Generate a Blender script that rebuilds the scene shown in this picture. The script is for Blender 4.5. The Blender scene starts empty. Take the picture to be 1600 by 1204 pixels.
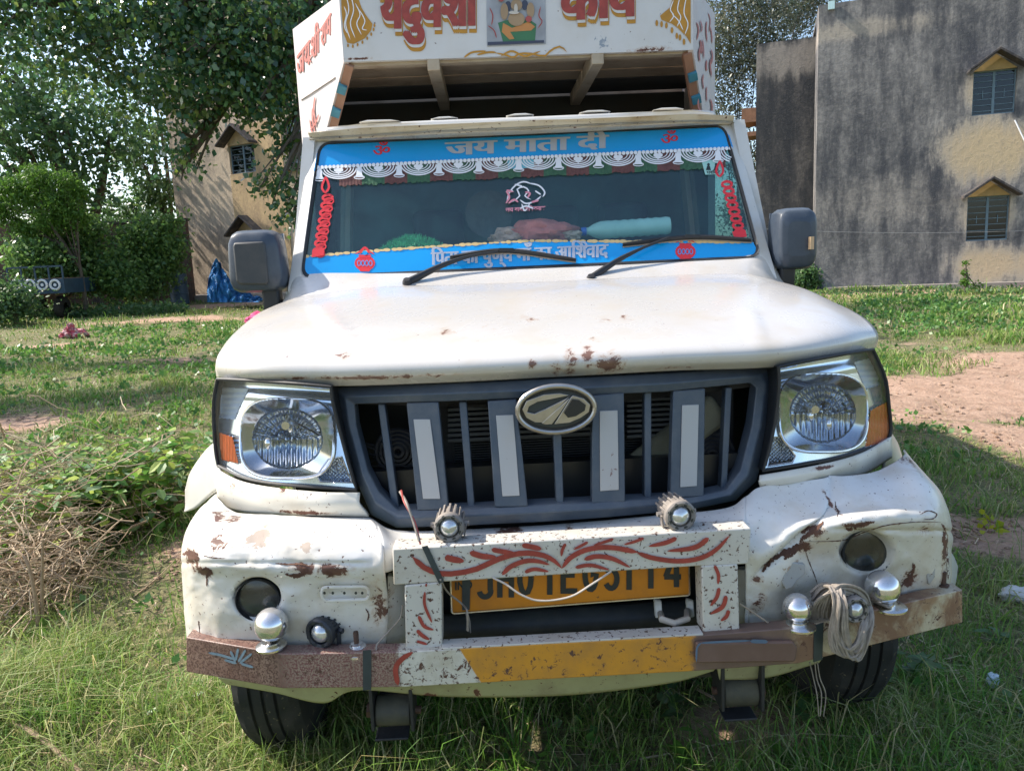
import bpy, bmesh, math, random
import numpy as np
from mathutils import Vector, Matrix
random.seed(7); rng = np.random.default_rng(7)
S = bpy.context.scene; COL = S.collection
R = math.radians
# ------------------------------------------------------------------ camera
FPX = 1203.0
CAM = Vector((-0.146, -1.51, 1.42)); PSI, TH, RO = R(1.4), R(9.0), R(2.57)
F_ = Vector((math.sin(PSI)*math.cos(TH), math.cos(PSI)*math.cos(TH), -math.sin(TH)))
R0 = Vector((math.cos(PSI), -math.sin(PSI), 0)); U0 = R0.cross(F_)
RX = math.cos(RO)*R0 - math.sin(RO)*U0; UX = math.sin(RO)*R0 + math.cos(RO)*U0
cd = bpy.data.cameras.new('camera'); cd.sensor_width = 36; cd.lens = 36*FPX/1600
cd.clip_start = .05; cd.clip_end = 2000
cam = bpy.data.objects.new('camera', cd); COL.objects.link(cam); S.camera = cam
M = Matrix((RX, UX, -F_)).transposed().to_4x4(); M.translation = CAM; cam.matrix_world = M
# ------------------------------------------------------------------ light
SUN = Vector((-1.0, 0.24, 1.0)).normalized()
EL = math.asin(SUN.z)
W = bpy.data.worlds.new('World'); S.world = W; W.use_nodes = True
nt = W.node_tree; sky = nt.nodes.new('ShaderNodeTexSky'); sky.sky_type = 'NISHITA'; sky.sun_disc = False
sky.sun_elevation = EL; sky.sun_rotation = math.atan2(SUN.x, SUN.y)
sky.dust_density = 1.6; sky.air_density = 1.0
nt.links.new(sky.outputs[0], nt.nodes['Background'].inputs[0]); nt.nodes['Background'].inputs[1].default_value = 0.15
sl = bpy.data.lights.new('sun', 'SUN'); sl.energy = 4.1; sl.angle = R(.53); sl.color = (1, .92, .81)
so = bpy.data.objects.new('sun', sl); COL.objects.link(so)
so.rotation_euler = SUN.to_track_quat('Z', 'Y').to_euler()
S.view_settings.view_transform = 'Standard'; S.view_settings.look = 'None'
S.view_settings.gamma = 1; S.view_settings.exposure = 0.98; S.view_settings.use_curve_mapping = False
S.render.engine = 'CYCLES'
try:
    S.cycles.max_bounces = 7; S.cycles.transparent_max_bounces = 12; S.cycles.caustics_reflective = False
    S.cycles.caustics_refractive = False
except Exception: pass
# ------------------------------------------------------------------ pixel helpers (photo is 1600 x 1204)
def ray(px, py): return F_ + RX*((px-800)/FPX) - UX*((py-602)/FPX)
def P(px, py, y):
    d = ray(px, py); return CAM + d*((y-CAM.y)/d.y)
class Plane:
    def __init__(s, a, b, c):
        s.o = a; s.n = (b-a).cross(c-a).normalized()
        if s.n.dot(CAM-a) < 0: s.n = -s.n
    def __call__(s, px, py, e=0.0):
        d = ray(px, py); t = (s.o + s.n*e - CAM).dot(s.n)/d.dot(s.n); return CAM + d*t
def vplane(y): return Plane(P(600, 600, y), P(900, 600, y), P(700, 300, y))
def sstep(a, b, x):
    t = min(1, max(0, (x-a)/(b-a))); return t*t*(3-2*t)
# value noise
LAT = rng.random((64, 64))
def vnoise(x, y):
    x = np.asarray(x, float); y = np.asarray(y, float)
    xi = np.floor(x).astype(int); yi = np.floor(y).astype(int); fx = x-xi; fy = y-yi
    fx = fx*fx*(3-2*fx); fy = fy*fy*(3-2*fy)
    g = lambda a, b: LAT[a % 64, b % 64]
    return (g(xi, yi)*(1-fx)+g(xi+1, yi)*fx)*(1-fy)+(g(xi, yi+1)*(1-fx)+g(xi+1, yi+1)*fx)*fy
def fbm(x, y): return vnoise(x, y)*.55 + vnoise(x*2.1+7, y*2.1+3)*.28 + vnoise(x*4.3+1, y*4.3+9)*.17
def terr(x, y):
    x = np.asarray(x, float); y = np.asarray(y, float)
    s = np.clip(.0225-.0007*x, .012, .034)
    h = s*np.clip(y-2.5, 0, 60)
    h = h + (fbm(x*.7+40, y*.7+40)-.5)*.14*np.clip((np.abs(x)-.6)/1.2+np.clip(y-3, 0, 9)*.2, .25, 1)
    return h
def G(px, py):
    d = ray(px, py); t = .5
    for _ in range(4000):
        p = CAM+d*t
        if p.z < float(terr(p.x, p.y)): break
        t += .01+.002*t
    return p
# ------------------------------------------------------------------ nodes
class N:
    def __init__(s, name):
        s.m = bpy.data.materials.new(name); s.m.use_nodes = True; s.t = s.m.node_tree
        s.t.nodes.clear(); s.out = s.t.nodes.new('ShaderNodeOutputMaterial')
    def n(s, typ, **k):
        nd = s.t.nodes.new('ShaderNode'+typ); ins = k.pop('i', {})
        for a, b in k.items(): setattr(nd, a, b)
        for a, b in ins.items(): s.set(nd, a, b)
        return nd
    def set(s, nd, a, b):
        inp = nd.inputs[a]
        if isinstance(b, bpy.types.NodeSocket): s.t.links.new(b, inp)
        elif isinstance(b, bpy.types.Node): s.t.links.new(b.outputs[0], inp)
        else: inp.default_value = (b[0], b[1], b[2], 1) if isinstance(b, (tuple, list)) and len(b) == 3 and inp.type == 'RGBA' else b
    def math(s, op, a, b=0.0, clamp=False): return s.n('Math', operation=op, use_clamp=clamp, i={0: a, 1: b}).outputs[0]
    def coord(s): return s.n('TexCoord').outputs['Object']
    def noise(s, sc, det=4, rough=.55, vec=None, dist=0):
        return s.n('TexNoise', i={'Vector': vec or s.coord(), 'Scale': sc, 'Detail': det, 'Roughness': rough, 'Distortion': dist}).outputs[0]
    def ramp(s, fac, a, b):
        return s.n('MapRange', interpolation_type='SMOOTHSTEP', i={0: fac, 1: a, 2: b}).outputs[0]
    def mix(s, fac, a, b):
        nd = s.n('Mix', data_type='RGBA')
        s.set(nd, 0, fac); s.set(nd, 6, a if not isinstance(a, tuple) else (*a, 1)); s.set(nd, 7, b if not isinstance(b, tuple) else (*b, 1))
        return nd.outputs[2]
    def bump(s, h, st=.3, dist=.01): return s.n('Bump', i={'Height': h, 'Strength': st, 'Distance': dist}).outputs[0]
    def bsdf(s, col, rough=.5, metal=0, normal=None, **k):
        b = s.n('BsdfPrincipled'); s.set(b, 'Base Color', col if not isinstance(col, tuple) else (*col, 1))
        s.set(b, 'Roughness', rough); s.set(b, 'Metallic', metal)
        if normal is not None: s.set(b, 'Normal', normal)
        for a, v in k.items(): s.set(b, a.replace('_', ' '), v)
        s.t.links.new(b.outputs[0], s.out.inputs[0]); return b
def plain(name, col, rough=.5, metal=0, var=.12, sc=12, bump=.0, **k):
    q = N(name); n1 = q.noise(sc, 5)
    d = tuple(c*(1-var*2) for c in col); l = tuple(min(1, c*(1+var)) for c in col)
    c = q.mix(n1, d, l)
    nm = q.bump(q.noise(sc*6, 3), bump, .004) if bump else None
    q.bsdf(c, rough, metal, nm, **k); return q.m
def paint(name, col, rust=(.10, .04, .025), chip=.0, fine=.0, dirt=(.42, .35, .24), dirtamt=.3, rough=.32, patches=(), under=(.45, .42, .4), sc=1.0, coat=.3, bump=.12, dirtz=None, fs=70):
    """worn paint: chips by noise, extra chips in listed (x,y,z,rx,ry,rz,strength,kind) spots"""
    q = N(name); co = q.coord()
    big = q.noise(2.3*sc, 4, vec=co); mid = q.noise(9*sc, 6, .6, vec=co); fin = q.noise(fs*sc, 5, .6, vec=co); det = q.noise(34*sc, 10, .74, vec=co, dist=.6)
    dm = q.math('MULTIPLY', q.ramp(mid, .42, .75), dirtamt)
    dm = q.math('ADD', dm, q.math('MULTIPLY', q.ramp(big, .5, .75), dirtamt*.7), True)
    if dirtz is not None:
        sep = q.n('SeparateXYZ', i={0: co}).outputs[2]
        dm = q.math('ADD', dm, q.math('MULTIPLY', q.n('MapRange', i={0: sep, 1: dirtz[0], 2: dirtz[1], 3: dirtz[2], 4: 0.0}).outputs[0], q.ramp(mid, .2, .6)), True)
    c = q.mix(dm, col, dirt)
    spots = q.ramp(fin, .70-fine, .74-fine)
    c = q.mix(spots, c, rust)
    scr = q.noise(1.0, 6, .7, vec=q.n('VectorMath', operation='MULTIPLY', i={0: co, 1: (22, 22, 260)}).outputs[0]); c = q.mix(q.math('MULTIPLY', q.ramp(scr, .66, .72), .35), c, dirt)
    acc = {0: None, 1: None}
    for (x, y, z, rx, ry, rz, st, kd) in patches:
        v = q.n('VectorMath', operation='SUBTRACT', i={0: co, 1: (x, y, z)}).outputs[0]
        v = q.n('VectorMath', operation='MULTIPLY', i={0: v, 1: (1/rx, 1/ry, 1/rz)}).outputs[0]
        l = q.n('VectorMath', operation='LENGTH', i={0: v}).outputs['Value']
        w = q.math('MULTIPLY', q.math('SUBTRACT', 1.0, l, True), st)
        acc[kd] = w if acc[kd] is None else q.math('MAXIMUM', acc[kd], w)
    if acc[1] is not None:
        k = q.ramp(q.math('ADD', det, acc[1]), .80, .82)
        c = q.mix(k, c, under)
    cm = q.ramp(det, .80-chip, .815-chip)
    if acc[0] is not None: c = q.mix(q.math('MULTIPLY', q.ramp(q.math('ADD', det, acc[0]), .68, .80), .45), c, (.42, .27, .16))
    if acc[0] is not None: cm = q.math('MAXIMUM', cm, q.ramp(q.math('ADD', det, acc[0]), .80, .815))
    rc = q.mix(q.noise(60, 4, vec=co), tuple(r*.5 for r in rust), tuple(min(1, r*1.9) for r in rust))
    c = q.mix(cm, c, rc)
    allm = q.math('MAXIMUM', cm, spots)
    rg = q.math('ADD', rough, q.math('MULTIPLY', q.math('MAXIMUM', allm, dm), .45), True)
    h = q.math('SUBTRACT', q.math('MULTIPLY', mid, .35), q.math('MULTIPLY', allm, .6))
    q.bsdf(c, rg, 0, q.bump(h, bump, .006), Coat_Weight=coat, Coat_Roughness=.15); return q.m
# ------------------------------------------------------------------ objects
def fin(o, label=None, cat=None, group=None, kind=None):
    if label: o['label'] = label
    if cat: o['category'] = cat
    if group: o['group'] = group
    if kind: o['kind'] = kind
    return o
def thing(name, label, cat, loc=(0, 0, 0), group=None, rot=None):
    o = bpy.data.objects.new(name, None); o.empty_display_size = .1; COL.objects.link(o); o.location = loc
    if rot: o.rotation_euler = rot
    return fin(o, label, cat, group)
def link(name, me, parent=None, local=False):
    o = bpy.data.objects.new(name, me); COL.objects.link(o)
    if parent is not None:
        o.parent = parent
        if parent.type == 'EMPTY' and not local: o.location = -parent.location
    return o
def mk(name, V, Fc, mat, parent=None, smooth=True, sharp=35, local=False, kind=None, label=None):
    me = bpy.data.meshes.new(name); me.from_pydata([tuple(v) for v in V], [], Fc)
    if isinstance(mat, (list, tuple)):
        for m_ in mat: me.materials.append(m_)
    else: me.materials.append(mat)
    if smooth:
        me.shade_smooth(); me.set_sharp_from_angle(angle=R(sharp))
    o = link(name, me, parent, local)
    if kind: o['kind'] = kind
    if label: o['label'] = label
    return o
def fixn(o):
    b = bmesh.new(); b.from_mesh(o.data); bmesh.ops.recalc_face_normals(b, faces=b.faces); b.to_mesh(o.data); b.free(); return o
class MB:
    def __init__(s): s.V = []; s.F = []
    def add(s, V, Fc):
        k = len(s.V); s.V += [tuple(v) for v in V]; s.F += [tuple(i+k for i in f) for f in Fc]; return s
    def box(s, a, b):
        x0, y0, z0 = a; x1, y1, z1 = b
        return s.add([(x0, y0, z0), (x1, y0, z0), (x1, y1, z0), (x0, y1, z0), (x0, y0, z1), (x1, y0, z1), (x1, y1, z1), (x0, y1, z1)],
                     [(0, 3, 2, 1), (4, 5, 6, 7), (0, 1, 5, 4), (1, 2, 6, 5), (2, 3, 7, 6), (3, 0, 4, 7)])
    def beam(s, a, b, w, h, up=Vector((0, 0, 1))):
        a = Vector(a); b = Vector(b); d = (b-a).normalized(); sd = d.cross(up)
        if sd.length < 1e-3: sd = d.cross(Vector((0, 1, 0)))
        sd.normalize(); u = sd.cross(d); V = []
        for p in (a, b):
            for q, r in ((-1, -1), (1, -1), (1, 1), (-1, 1)): V.append(p+sd*(w/2*q)+u*(h/2*r))
        return s.add(V, [(0, 1, 2, 3), (7, 6, 5, 4), (0, 4, 5, 1), (1, 5, 6, 2), (2, 6, 7, 3), (3, 7, 4, 0)])
    def tube(s, pts, r, n=8, cap=True):
        pts = [Vector(p) for p in pts]; L = len(pts)
        rr = r if isinstance(r, (list, tuple)) else [r]*L
        V = []; Fc = []; prev = None
        for i, p in enumerate(pts):
            d = (pts[min(i+1, L-1)]-pts[max(i-1, 0)])
            if d.length < 1e-9: d = Vector((0, 0, 1))
            d.normalize()
            if prev is None:
                a = d.orthogonal().normalized()
            else:
                a = prev - d*prev.dot(d)
                a = a.normalized() if a.length > 1e-6 else d.orthogonal().normalized()
            prev = a; b = d.cross(a)
            for k in range(n):
                t = 2*math.pi*k/n; V.append(p+(a*math.cos(t)+b*math.sin(t))*rr[i])
        for i in range(L-1):
            for k in range(n):
                Fc.append((i*n+k, i*n+(k+1) % n, (i+1)*n+(k+1) % n, (i+1)*n+k))
        if cap: Fc += [tuple(range(n))[::-1], tuple((L-1)*n+k for k in range(n))]
        return s.add(V, Fc)
    def lathe(s, prof, o=(0, 0, 0), ax=(0, 0, 1), n=24):
        """prof: (radius, height) list along the axis"""
        ax = Vector(ax).normalized(); a = ax.orthogonal().normalized(); b = ax.cross(a); o = Vector(o); V = []; Fc = []
        for (r, h) in prof:
            for k in range(n):
                t = 2*math.pi*k/n; V.append(o+ax*h+(a*math.cos(t)+b*math.sin(t))*r)
        for i in range(len(prof)-1):
            for k in range(n): Fc.append((i*n+k, i*n+(k+1) % n, (i+1)*n+(k+1) % n, (i+1)*n+k))
        return s.add(V, Fc)
    def ball(s, c, r, n=20, sc=(1, 1, 1)):
        V = []; Fc = []; m = n//2
        for i in range(m+1):
            for k in range(n):
                a = math.pi*i/m; t = 2*math.pi*k/n
                V.append((c[0]+r*sc[0]*math.sin(a)*math.cos(t), c[1]+r*sc[1]*math.sin(a)*math.sin(t), c[2]+r*sc[2]*math.cos(a)))
        for i in range(m):
            for k in range(n): Fc.append((i*n+k, (i+1)*n+k, (i+1)*n+(k+1) % n, i*n+(k+1) % n))
        return s.add(V, Fc)
    def prism(s, front, dy):
        """front: list of Vector; pushed back by dy (float or vector)"""
        off = Vector((0, dy, 0)) if not isinstance(dy, Vector) else dy; n = len(front)
        V = list(front)+[Vector(p)+off for p in front]
        Fc = [tuple(range(n)), tuple(range(2*n-1, n-1, -1))]+[(i, i+n, (i+1) % n+n, (i+1) % n) for i in range(n)]
        return s.add(V, Fc)
    def build(s, name, mat, parent=None, bevel=0, fix=True, **k):
        o = mk(name, s.V, s.F, mat, parent, **k)
        if fix: fixn(o)
        if bevel:
            b = o.modifiers.new('bevel', 'BEVEL'); b.width = bevel; b.segments = 2; b.limit_method = 'ANGLE'; b.angle_limit = R(30)
        return o
def cr(p, t):
    """catmull-rom through list p (tuples) at t in 0..len-1"""
    i = min(int(t), len(p)-2); f = t-i
    a = p[max(i-1, 0)]; b = p[i]; c = p[i+1]; d = p[min(i+2, len(p)-1)]
    if i == 0: a = tuple(2*x-y for x, y in zip(b, c))
    if i+2 > len(p)-1: d = tuple(2*x-y for x, y in zip(c, b))
    return tuple(.5*((2*q)+(-o+r)*f+(2*o-5*q+4*r-s_)*f*f+(-o+3*q-3*r+s_)*f**3) for o, q, r, s_ in zip(a, b, c, d))
def curve(p, n): return [cr(p, i*(len(p)-1)/n) for i in range(n+1)]
def grid(rows, nu, nv):
    """rows of (px,py,y): smooth interpolation, returns nv+1 rows x nu+1 (px,py,y)"""
    rr = [curve(r, nu) for r in rows]; out = []
    cols = [curve([r[j] for r in rr], nv) for j in range(nu+1)]
    return [[cols[j][i] for j in range(nu+1)] for i in range(nv+1)]
def gridmesh(name, g, mat, parent, thick=.004, disp=None, **k):
    V = []; nr = len(g); nc = len(g[0])
    for r in g:
        for (px, py, y) in r:
            p = P(px, py, y)
            if disp: p = disp(px, py, p)
            V.append(p)
    Fc = [(i*nc+j, (i+1)*nc+j, (i+1)*nc+j+1, i*nc+j+1) for i in range(nr-1) for j in range(nc-1)]
    o = mk(name, V, Fc, mat, parent, **k)
    if thick:
        s = o.modifiers.new('thickness', 'SOLIDIFY'); s.thickness = thick; s.offset = -1
    return o
def ribbon(mb, pts, w, surf, e):
    """flat brush stroke: pts in pixels, w width in px (float or list), on surf(px,py,e)"""
    n = len(pts); V = []
    for i, (x, y) in enumerate(pts):
        x0, y0 = pts[max(i-1, 0)]; x1, y1 = pts[min(i+1, n-1)]
        dx, dy = x1-x0, y1-y0; l = math.hypot(dx, dy) or 1
        ww = (w[i] if isinstance(w, (list, tuple)) else w)/2
        V += [surf(x-dy/l*ww, y+dx/l*ww, e), surf(x+dy/l*ww, y-dx/l*ww, e)]
    mb.add(V, [(2*i, 2*i+1, 2*i+3, 2*i+2) for i in range(n-1)])
def brush(mb, pts, w, surf, e, n=14, taper=(.2, .2)):
    """round-topped, tapered stroke"""
    c = curve([tuple(p) for p in pts], n); ws = []
    for i in range(n+1):
        t = i/n; k = 1
        if t < taper[0]: k = max(.06, math.sqrt(max(0, 1-(1-t/taper[0])**2)))
        if t > 1-taper[1]: k = min(k, max(.06, math.sqrt(max(0, 1-((t-1+taper[1])/taper[1])**2))))
        ws.append(w*k)
    ribbon(mb, c, ws, surf, e)
def poly(mb, pts, surf, e):
    mb.add([surf(x, y, e) for x, y in pts], [tuple(range(len(pts)))])
def disc(mb, cx, cy, rx, ry, surf, e, n=20, a0=0, a1=2*math.pi):
    poly(mb, [(cx+rx*math.cos(a0+(a1-a0)*k/n), cy+ry*math.sin(a0+(a1-a0)*k/n)) for k in range(n)], surf, e)
def ringpx(mb, cx, cy, rx, ry, w, surf, e, a0=0, a1=2*math.pi, n=28):
    ribbon(mb, [(cx+rx*math.cos(a0+(a1-a0)*k/n), cy+ry*math.sin(a0+(a1-a0)*k/n)) for k in range(n+1)], w, surf, e)
def text(mb, s, x0, x1, yb0, yb1, em, surf, e, offset=0.0, shear=0, step=.0004, bold=0):
    if bold:
        text(mb, s, x0-bold, x1-bold, yb0, yb1, em, surf, e-.0001, offset, shear, step); text(mb, s, x0+bold, x1+bold, yb0, yb1, em, surf, e-.0002, offset, shear, step)
    cu = bpy.data.curves.new('t', 'FONT'); cu.body = s; cu.size = 1; cu.offset = offset; cu.resolution_u = 4
    o = bpy.data.objects.new('t', cu); COL.objects.link(o)
    dg = bpy.context.evaluated_depsgraph_get(); dg.update()
    me = bpy.data.meshes.new_from_object(o.evaluated_get(dg)); bpy.data.objects.remove(o); bpy.data.curves.remove(cu)
    b = bmesh.new(); b.from_mesh(me); bmesh.ops.remove_doubles(b, verts=b.verts, dist=1e-5)
    b.verts.ensure_lookup_table(); isl = {}; gi = 0
    for v in b.verts:
        if v in isl: continue
        st = [v]; isl[v] = gi
        while st:
            q = st.pop()
            for ed in q.link_edges:
                w = ed.other_vert(q)
                if w not in isl: isl[w] = gi; st.append(w)
        gi += 1
    xs = [v.co.x for v in b.verts]
    if not xs: return
    mn, mx = min(xs), max(xs)
    idx = {v: i for i, v in enumerate(b.verts)}; V = []
    for v in b.verts:
        t = (v.co.x-mn)/(mx-mn); x = x0+t*(x1-x0)+shear*v.co.y*em; y = yb0+(yb1-yb0)*t-v.co.y*em
        V.append(surf(x, y, e+step*(isl[v] % 4)))
    mb.add(V, [tuple(idx[v] for v in f.verts) for f in b.faces]); b.free(); bpy.data.meshes.remove(me)
# ------------------------------------------------------------------ materials
def pt(px, py, y, rx, rz, st=.5, kd=0, ry=.12):
    p = P(px, py, y); return (p.x, p.y, p.z, rx, ry, rz, st, kd)
M_hood = paint('hood_paint', (.55, .53, .50), chip=.09, dirtamt=.34, rough=.26, coat=.6, patches=[
    pt(390, 570, .38, .09, .05, .42), pt(600, 586, .21, .30, .012, .50), pt(470, 588, .25, .12, .012, .45), pt(890, 566, .18, .035, .05, .52), pt(915, 560, .19, .03, .06, .50), pt(950, 566, .18, .06, .05, .56), pt(870, 572, .18, .03, .03, .5), pt(820, 500, .42, .10, .02, .34, ry=.10), pt(700, 520, .35, .05, .02, .34), pt(830, 566, .18, .02, .02, .5),
    pt(930, 545, .25, .05, .05, .36), pt(790, 520, .35, .14, .05, .30, ry=.06), pt(960, 498, .4, .12, .02, .28), pt(1050, 573, .2, .10, .01, .42), pt(540, 556, .25, .09, .03, .36)], rust=(.13, .065, .045))
M_body = paint('white_body_paint', (.62, .61, .58), dirtamt=.3, rough=.28, coat=.4, chip=.02)
M_bump = paint('bumper_paint', (.70, .69, .66), chip=.135, fine=.055, dirtamt=.42, dirt=(.50, .42, .29), dirtz=(.58, .90, .55), rough=.36, coat=.35, under=(.42, .34, .27), fs=120, bump=.5, patches=[
    pt(300, 870, .12, .05, .05, .50), pt(322, 890, .1, .04, .03, .5), pt(345, 845, .1, .07, .04, .40), pt(405, 838, .09, .05, .04, .5, 1), pt(480, 850, .07, .03, .03, .45, 1), pt(475, 888, .04, .05, .025, .50),
    pt(520, 890, .04, .07, .03, .46), pt(345, 800, .2, .05, .03, .45), pt(370, 805, .2, .05, .012, .42), pt(595, 940, .06, .05, .10, .44), pt(795, 828, .13, .06, .02, .45), pt(890, 826, .13, .02, .02, .48),
    pt(1182, 903, .06, .03, .02, .46), pt(1252, 850, .08, .04, .03, .50), pt(1272, 832, .05, .04, .03, .50), pt(1335, 818, .06, .06, .014, .5), pt(1240, 890, .07, .05, .045, .5, 1), pt(1475, 855, .16, .03, .09, .48),
    pt(1440, 820, .12, .05, .03, .42), pt(1420, 905, .14, .04, .05, .50), pt(1470, 895, .17, .04, .05, .48, 1), pt(1300, 785, .12, .012, .05, .48), pt(1410, 720, .3, .05, .03, .45), pt(1180, 940, .07, .04, .05, .38), pt(1155, 880, .05, .03, .04, .36)], rust=(.10, .045, .03))
M_trim = paint('lamp_trim_paint', (.66, .63, .55), chip=.15, fine=.05, dirtamt=.5, dirt=(.45, .38, .28), rough=.4, patches=[pt(360, 775, .25, .05, .03, .4), pt(480, 800, .2, .15, .012, .5), pt(437, 768, .2, .02, .02, .6), pt(1295, 733, .2, .07, .01, .5)])
M_val = paint('valance_paint', (.36, .35, .19), chip=.17, fine=.06, dirtamt=.9, dirt=(.25, .22, .12), rough=.5, patches=[pt(672, 1082, .1, .03, .03, .6), pt(745, 1075, .1, .02, .03, .5)])
M_guard = paint('guard_white_paint', (.55, .53, .48), chip=.15, fine=.115, dirtamt=.65, dirt=(.42, .36, .27), rough=.45, coat=.1, fs=110, bump=.25, rust=(.09, .045, .03))
M_railL = paint('rusty_rail_left', (.38, .29, .22), chip=.10, fine=.17, dirtamt=.8, dirt=(.22, .12, .09), rough=.6, coat=0, rust=(.11, .05, .045), fs=230, bump=.4)
M_railW = paint('rail_white_paint', (.62, .59, .52), chip=.06, fine=.10, dirtamt=.5, dirt=(.42, .36, .27), rough=.5, coat=0, fs=70, bump=.4)
M_railR = paint('rail_tan_paint', (.50, .42, .28), chip=.06, fine=.10, dirtamt=.7, dirt=(.33, .22, .13), rough=.55, coat=0, fs=90, bump=.4)
M_railO = paint('rail_ochre_paint', (.62, .26, .02), chip=.05, fine=.07, dirtamt=.3, dirt=(.45, .20, .04), rough=.4, coat=.1, fs=80, bump=.3)
M_weld = paint('brown_plate', (.13, .075, .055), chip=.02, dirtamt=.6, dirt=(.20, .13, .10), rough=.6, coat=0, rust=(.07, .04, .03), bump=.5)
M_grl = plain('grille_plastic', (.105, .118, .13), .46, var=.25, sc=9, bump=.1)
def dusty(name, col, dust, amt=.5, rough=.5, metal=0):
    q = N(name); co = q.coord(); nz = q.n('NewGeometry').outputs['Normal']; up = q.n('SeparateXYZ', i={0: nz}).outputs[2]
    f = q.math('MULTIPLY', q.ramp(q.noise(14, 7, .65, vec=co), .35, .75), amt, True)
    f2 = q.math('ADD', f, q.math('MULTIPLY', q.ramp(up, .2, .9), .35), True)
    c = q.mix(f2, col, dust); q.bsdf(c, q.math('ADD', rough, q.math('MULTIPLY', f2, .3), True), (q.math('SUBTRACT', metal, f2, True) if metal else 0), q.bump(q.noise(120, 3, vec=co), .15 if not metal else .02, .002)); return q.m
M_grille = dusty('grille_plastic_dusty', (.045, .065, .095), (.14, .15, .16), .5, .38)
M_mirror = dusty('mirror_plastic', (.035, .048, .07), (.10, .12, .14), .3, .34)
M_slot = paint('silver_plate', (.40, .40, .40), chip=.0, fine=.01, dirtamt=.4, dirt=(.42, .38, .34), rough=.34, coat=.1, bump=.1)
M_slotw = paint('silver_plate_worn', (.40, .39, .38), chip=.20, fine=.01, dirtamt=.5, dirt=(.42, .38, .34), rough=.38, coat=.1, rust=(.16, .10, .09), bump=.1)
M_badge = plain('badge_metal', (.48, .45, .41), .3, .85, var=.2, sc=30)
M_black = plain('black_rubber', (.022, .023, .025), .55, var=.2, sc=30, bump=.1)
M_dark = plain('dark_metal', (.035, .036, .04), .55, .3, var=.3, sc=25, bump=.3)
M_chrome = dusty('chrome', (.80, .80, .82), (.34, .30, .25), .28, .10, 1.0)
M_chromed = plain('chrome_dull', (.75, .74, .72), .22, 1, var=.2, sc=30)
M_bezel = plain('lamp_bezel', (.82, .90, 1.0), .18, .8, var=.05, sc=8)
M_cornr = plain('corner_reflector_white', (.80, .87, .98), .3, .1, var=.1, sc=60)
M_refl = plain('lamp_reflector', (.42, .47, .53), .10, 1, var=.08, sc=8)
M_lampbk = plain('lamp_black', (.02, .022, .025), .3)
def glassy(name, tint, ior=1.45, rough=.02, dirt=.0, bumpy=0, dirt_haze_col=(.45, .42, .38), base=0.0):
    q = N(name); tr = q.n('BsdfTransparent', i={0: (*tint, 1)}); gl = q.n('BsdfGlossy', i={0: (1, 1, 1, 1), 1: rough})
    if bumpy: q.set(gl, 'Normal', q.bump(q.noise(bumpy, 3), .3, .01))
    bf = q.n('NewGeometry').outputs['Backfacing']; fr = q.n('Fresnel', i={0: q.math('ADD', ior, q.math('MULTIPLY', bf, 1/ior-ior))}); mx = q.n('MixShader', i={0: fr, 1: tr, 2: gl})
    if dirt:
        df = q.n('BsdfDiffuse', i={0: (*dirt_haze_col, 1)}); m2 = q.n('MixShader', i={0: q.math('ADD', q.math('MULTIPLY', q.ramp(q.noise(7, 8, .7), .3, .9), dirt), base), 1: mx, 2: df})
        mx = m2
    q.t.links.new(mx.outputs[0], q.out.inputs[0]); return q.m
M_glass = glassy('windscreen_glass', (.97, 1.0, 1.0), 1.5, dirt=.10, dirt_haze_col=(.07, .22, .24), base=.03)  # teal part of the dirt layer is painted haze and reflection
M_lens = glassy('clear_lens', (.93, .95, .97), 1.38, dirt=.06)
M_win = glassy('house_glass', (.25, .40, .52), 1.5, .05)
M_amber = plain('amber_lens', (.62, .10, .012), .2, var=.15, sc=40, bump=.3, Coat_Weight=.8)
M_tyre = paint('tyre_rubber', (.014, .015, .014), rust=(.16, .13, .07), chip=.10, fine=.06, dirtamt=.5, dirt=(.07, .06, .045), rough=.8, coat=0, bump=.5)
M_blue = plain('blue_film', (.0, .33, .76), .32, var=.05, sc=5, Coat_Weight=.6)
M_red = plain('red_film', (.74, .035, .045), .4, var=.08)
M_white = plain('white_film', (.82, .82, .84), .4, var=.04)
M_silver = plain('silver_film', (.50, .53, .60), .3, .25, var=.1)
M_gold = plain('gold_film', (.72, .52, .24), .4, var=.15)
M_pred = plain('red_brush_paint', (.36, .055, .04), .5, var=.28, sc=45)
M_pgold = plain('ochre_brush_paint', (.50, .24, .02), .5, var=.2, sc=30)
M_panel = paint('box_panel_paint', (.60, .595, .59), chip=.0, fine=.012, dirtamt=.15, rough=.4, coat=.1, fs=60, patches=[pt(940, 65, 1.39, .06, .05, .42, 1), pt(1010, 78, 1.39, .16, .02, .42), pt(560, 92, 1.39, .12, .01, .4)], under=(.25, .29, .34))
M_side = paint('box_side_paint', (.58, .53, .52), chip=.0, fine=.01, dirtamt=.25, dirt=(.6, .45, .42), rough=.5, coat=0)
M_pinkpaint = plain('faded_red_paint', (.50, .16, .13), .6, var=.3, sc=60)
M_wood = paint('old_timber', (.34, .26, .18), chip=.03, dirtamt=.7, dirt=(.16, .11, .07), rough=.7, coat=0, sc=.7, bump=.4)
M_beam = paint('beam_paint', (.42, .35, .26), chip=.05, dirtamt=.6, dirt=(.25, .18, .12), rough=.6, coat=0)
M_rustpost = paint('rust_post', (.30, .14, .08), chip=.05, dirtamt=.5, dirt=(.35, .25, .2), rough=.6, coat=0)
M_tealp = plain('teal_paint', (.05, .22, .30), .5, var=.3, sc=30)
M_gutter = paint('roof_gutter_paint', (.62, .56, .44), chip=.12, fine=.07, dirtamt=.7, dirt=(.40, .30, .18), rough=.5, coat=.1, fs=60)
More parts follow.
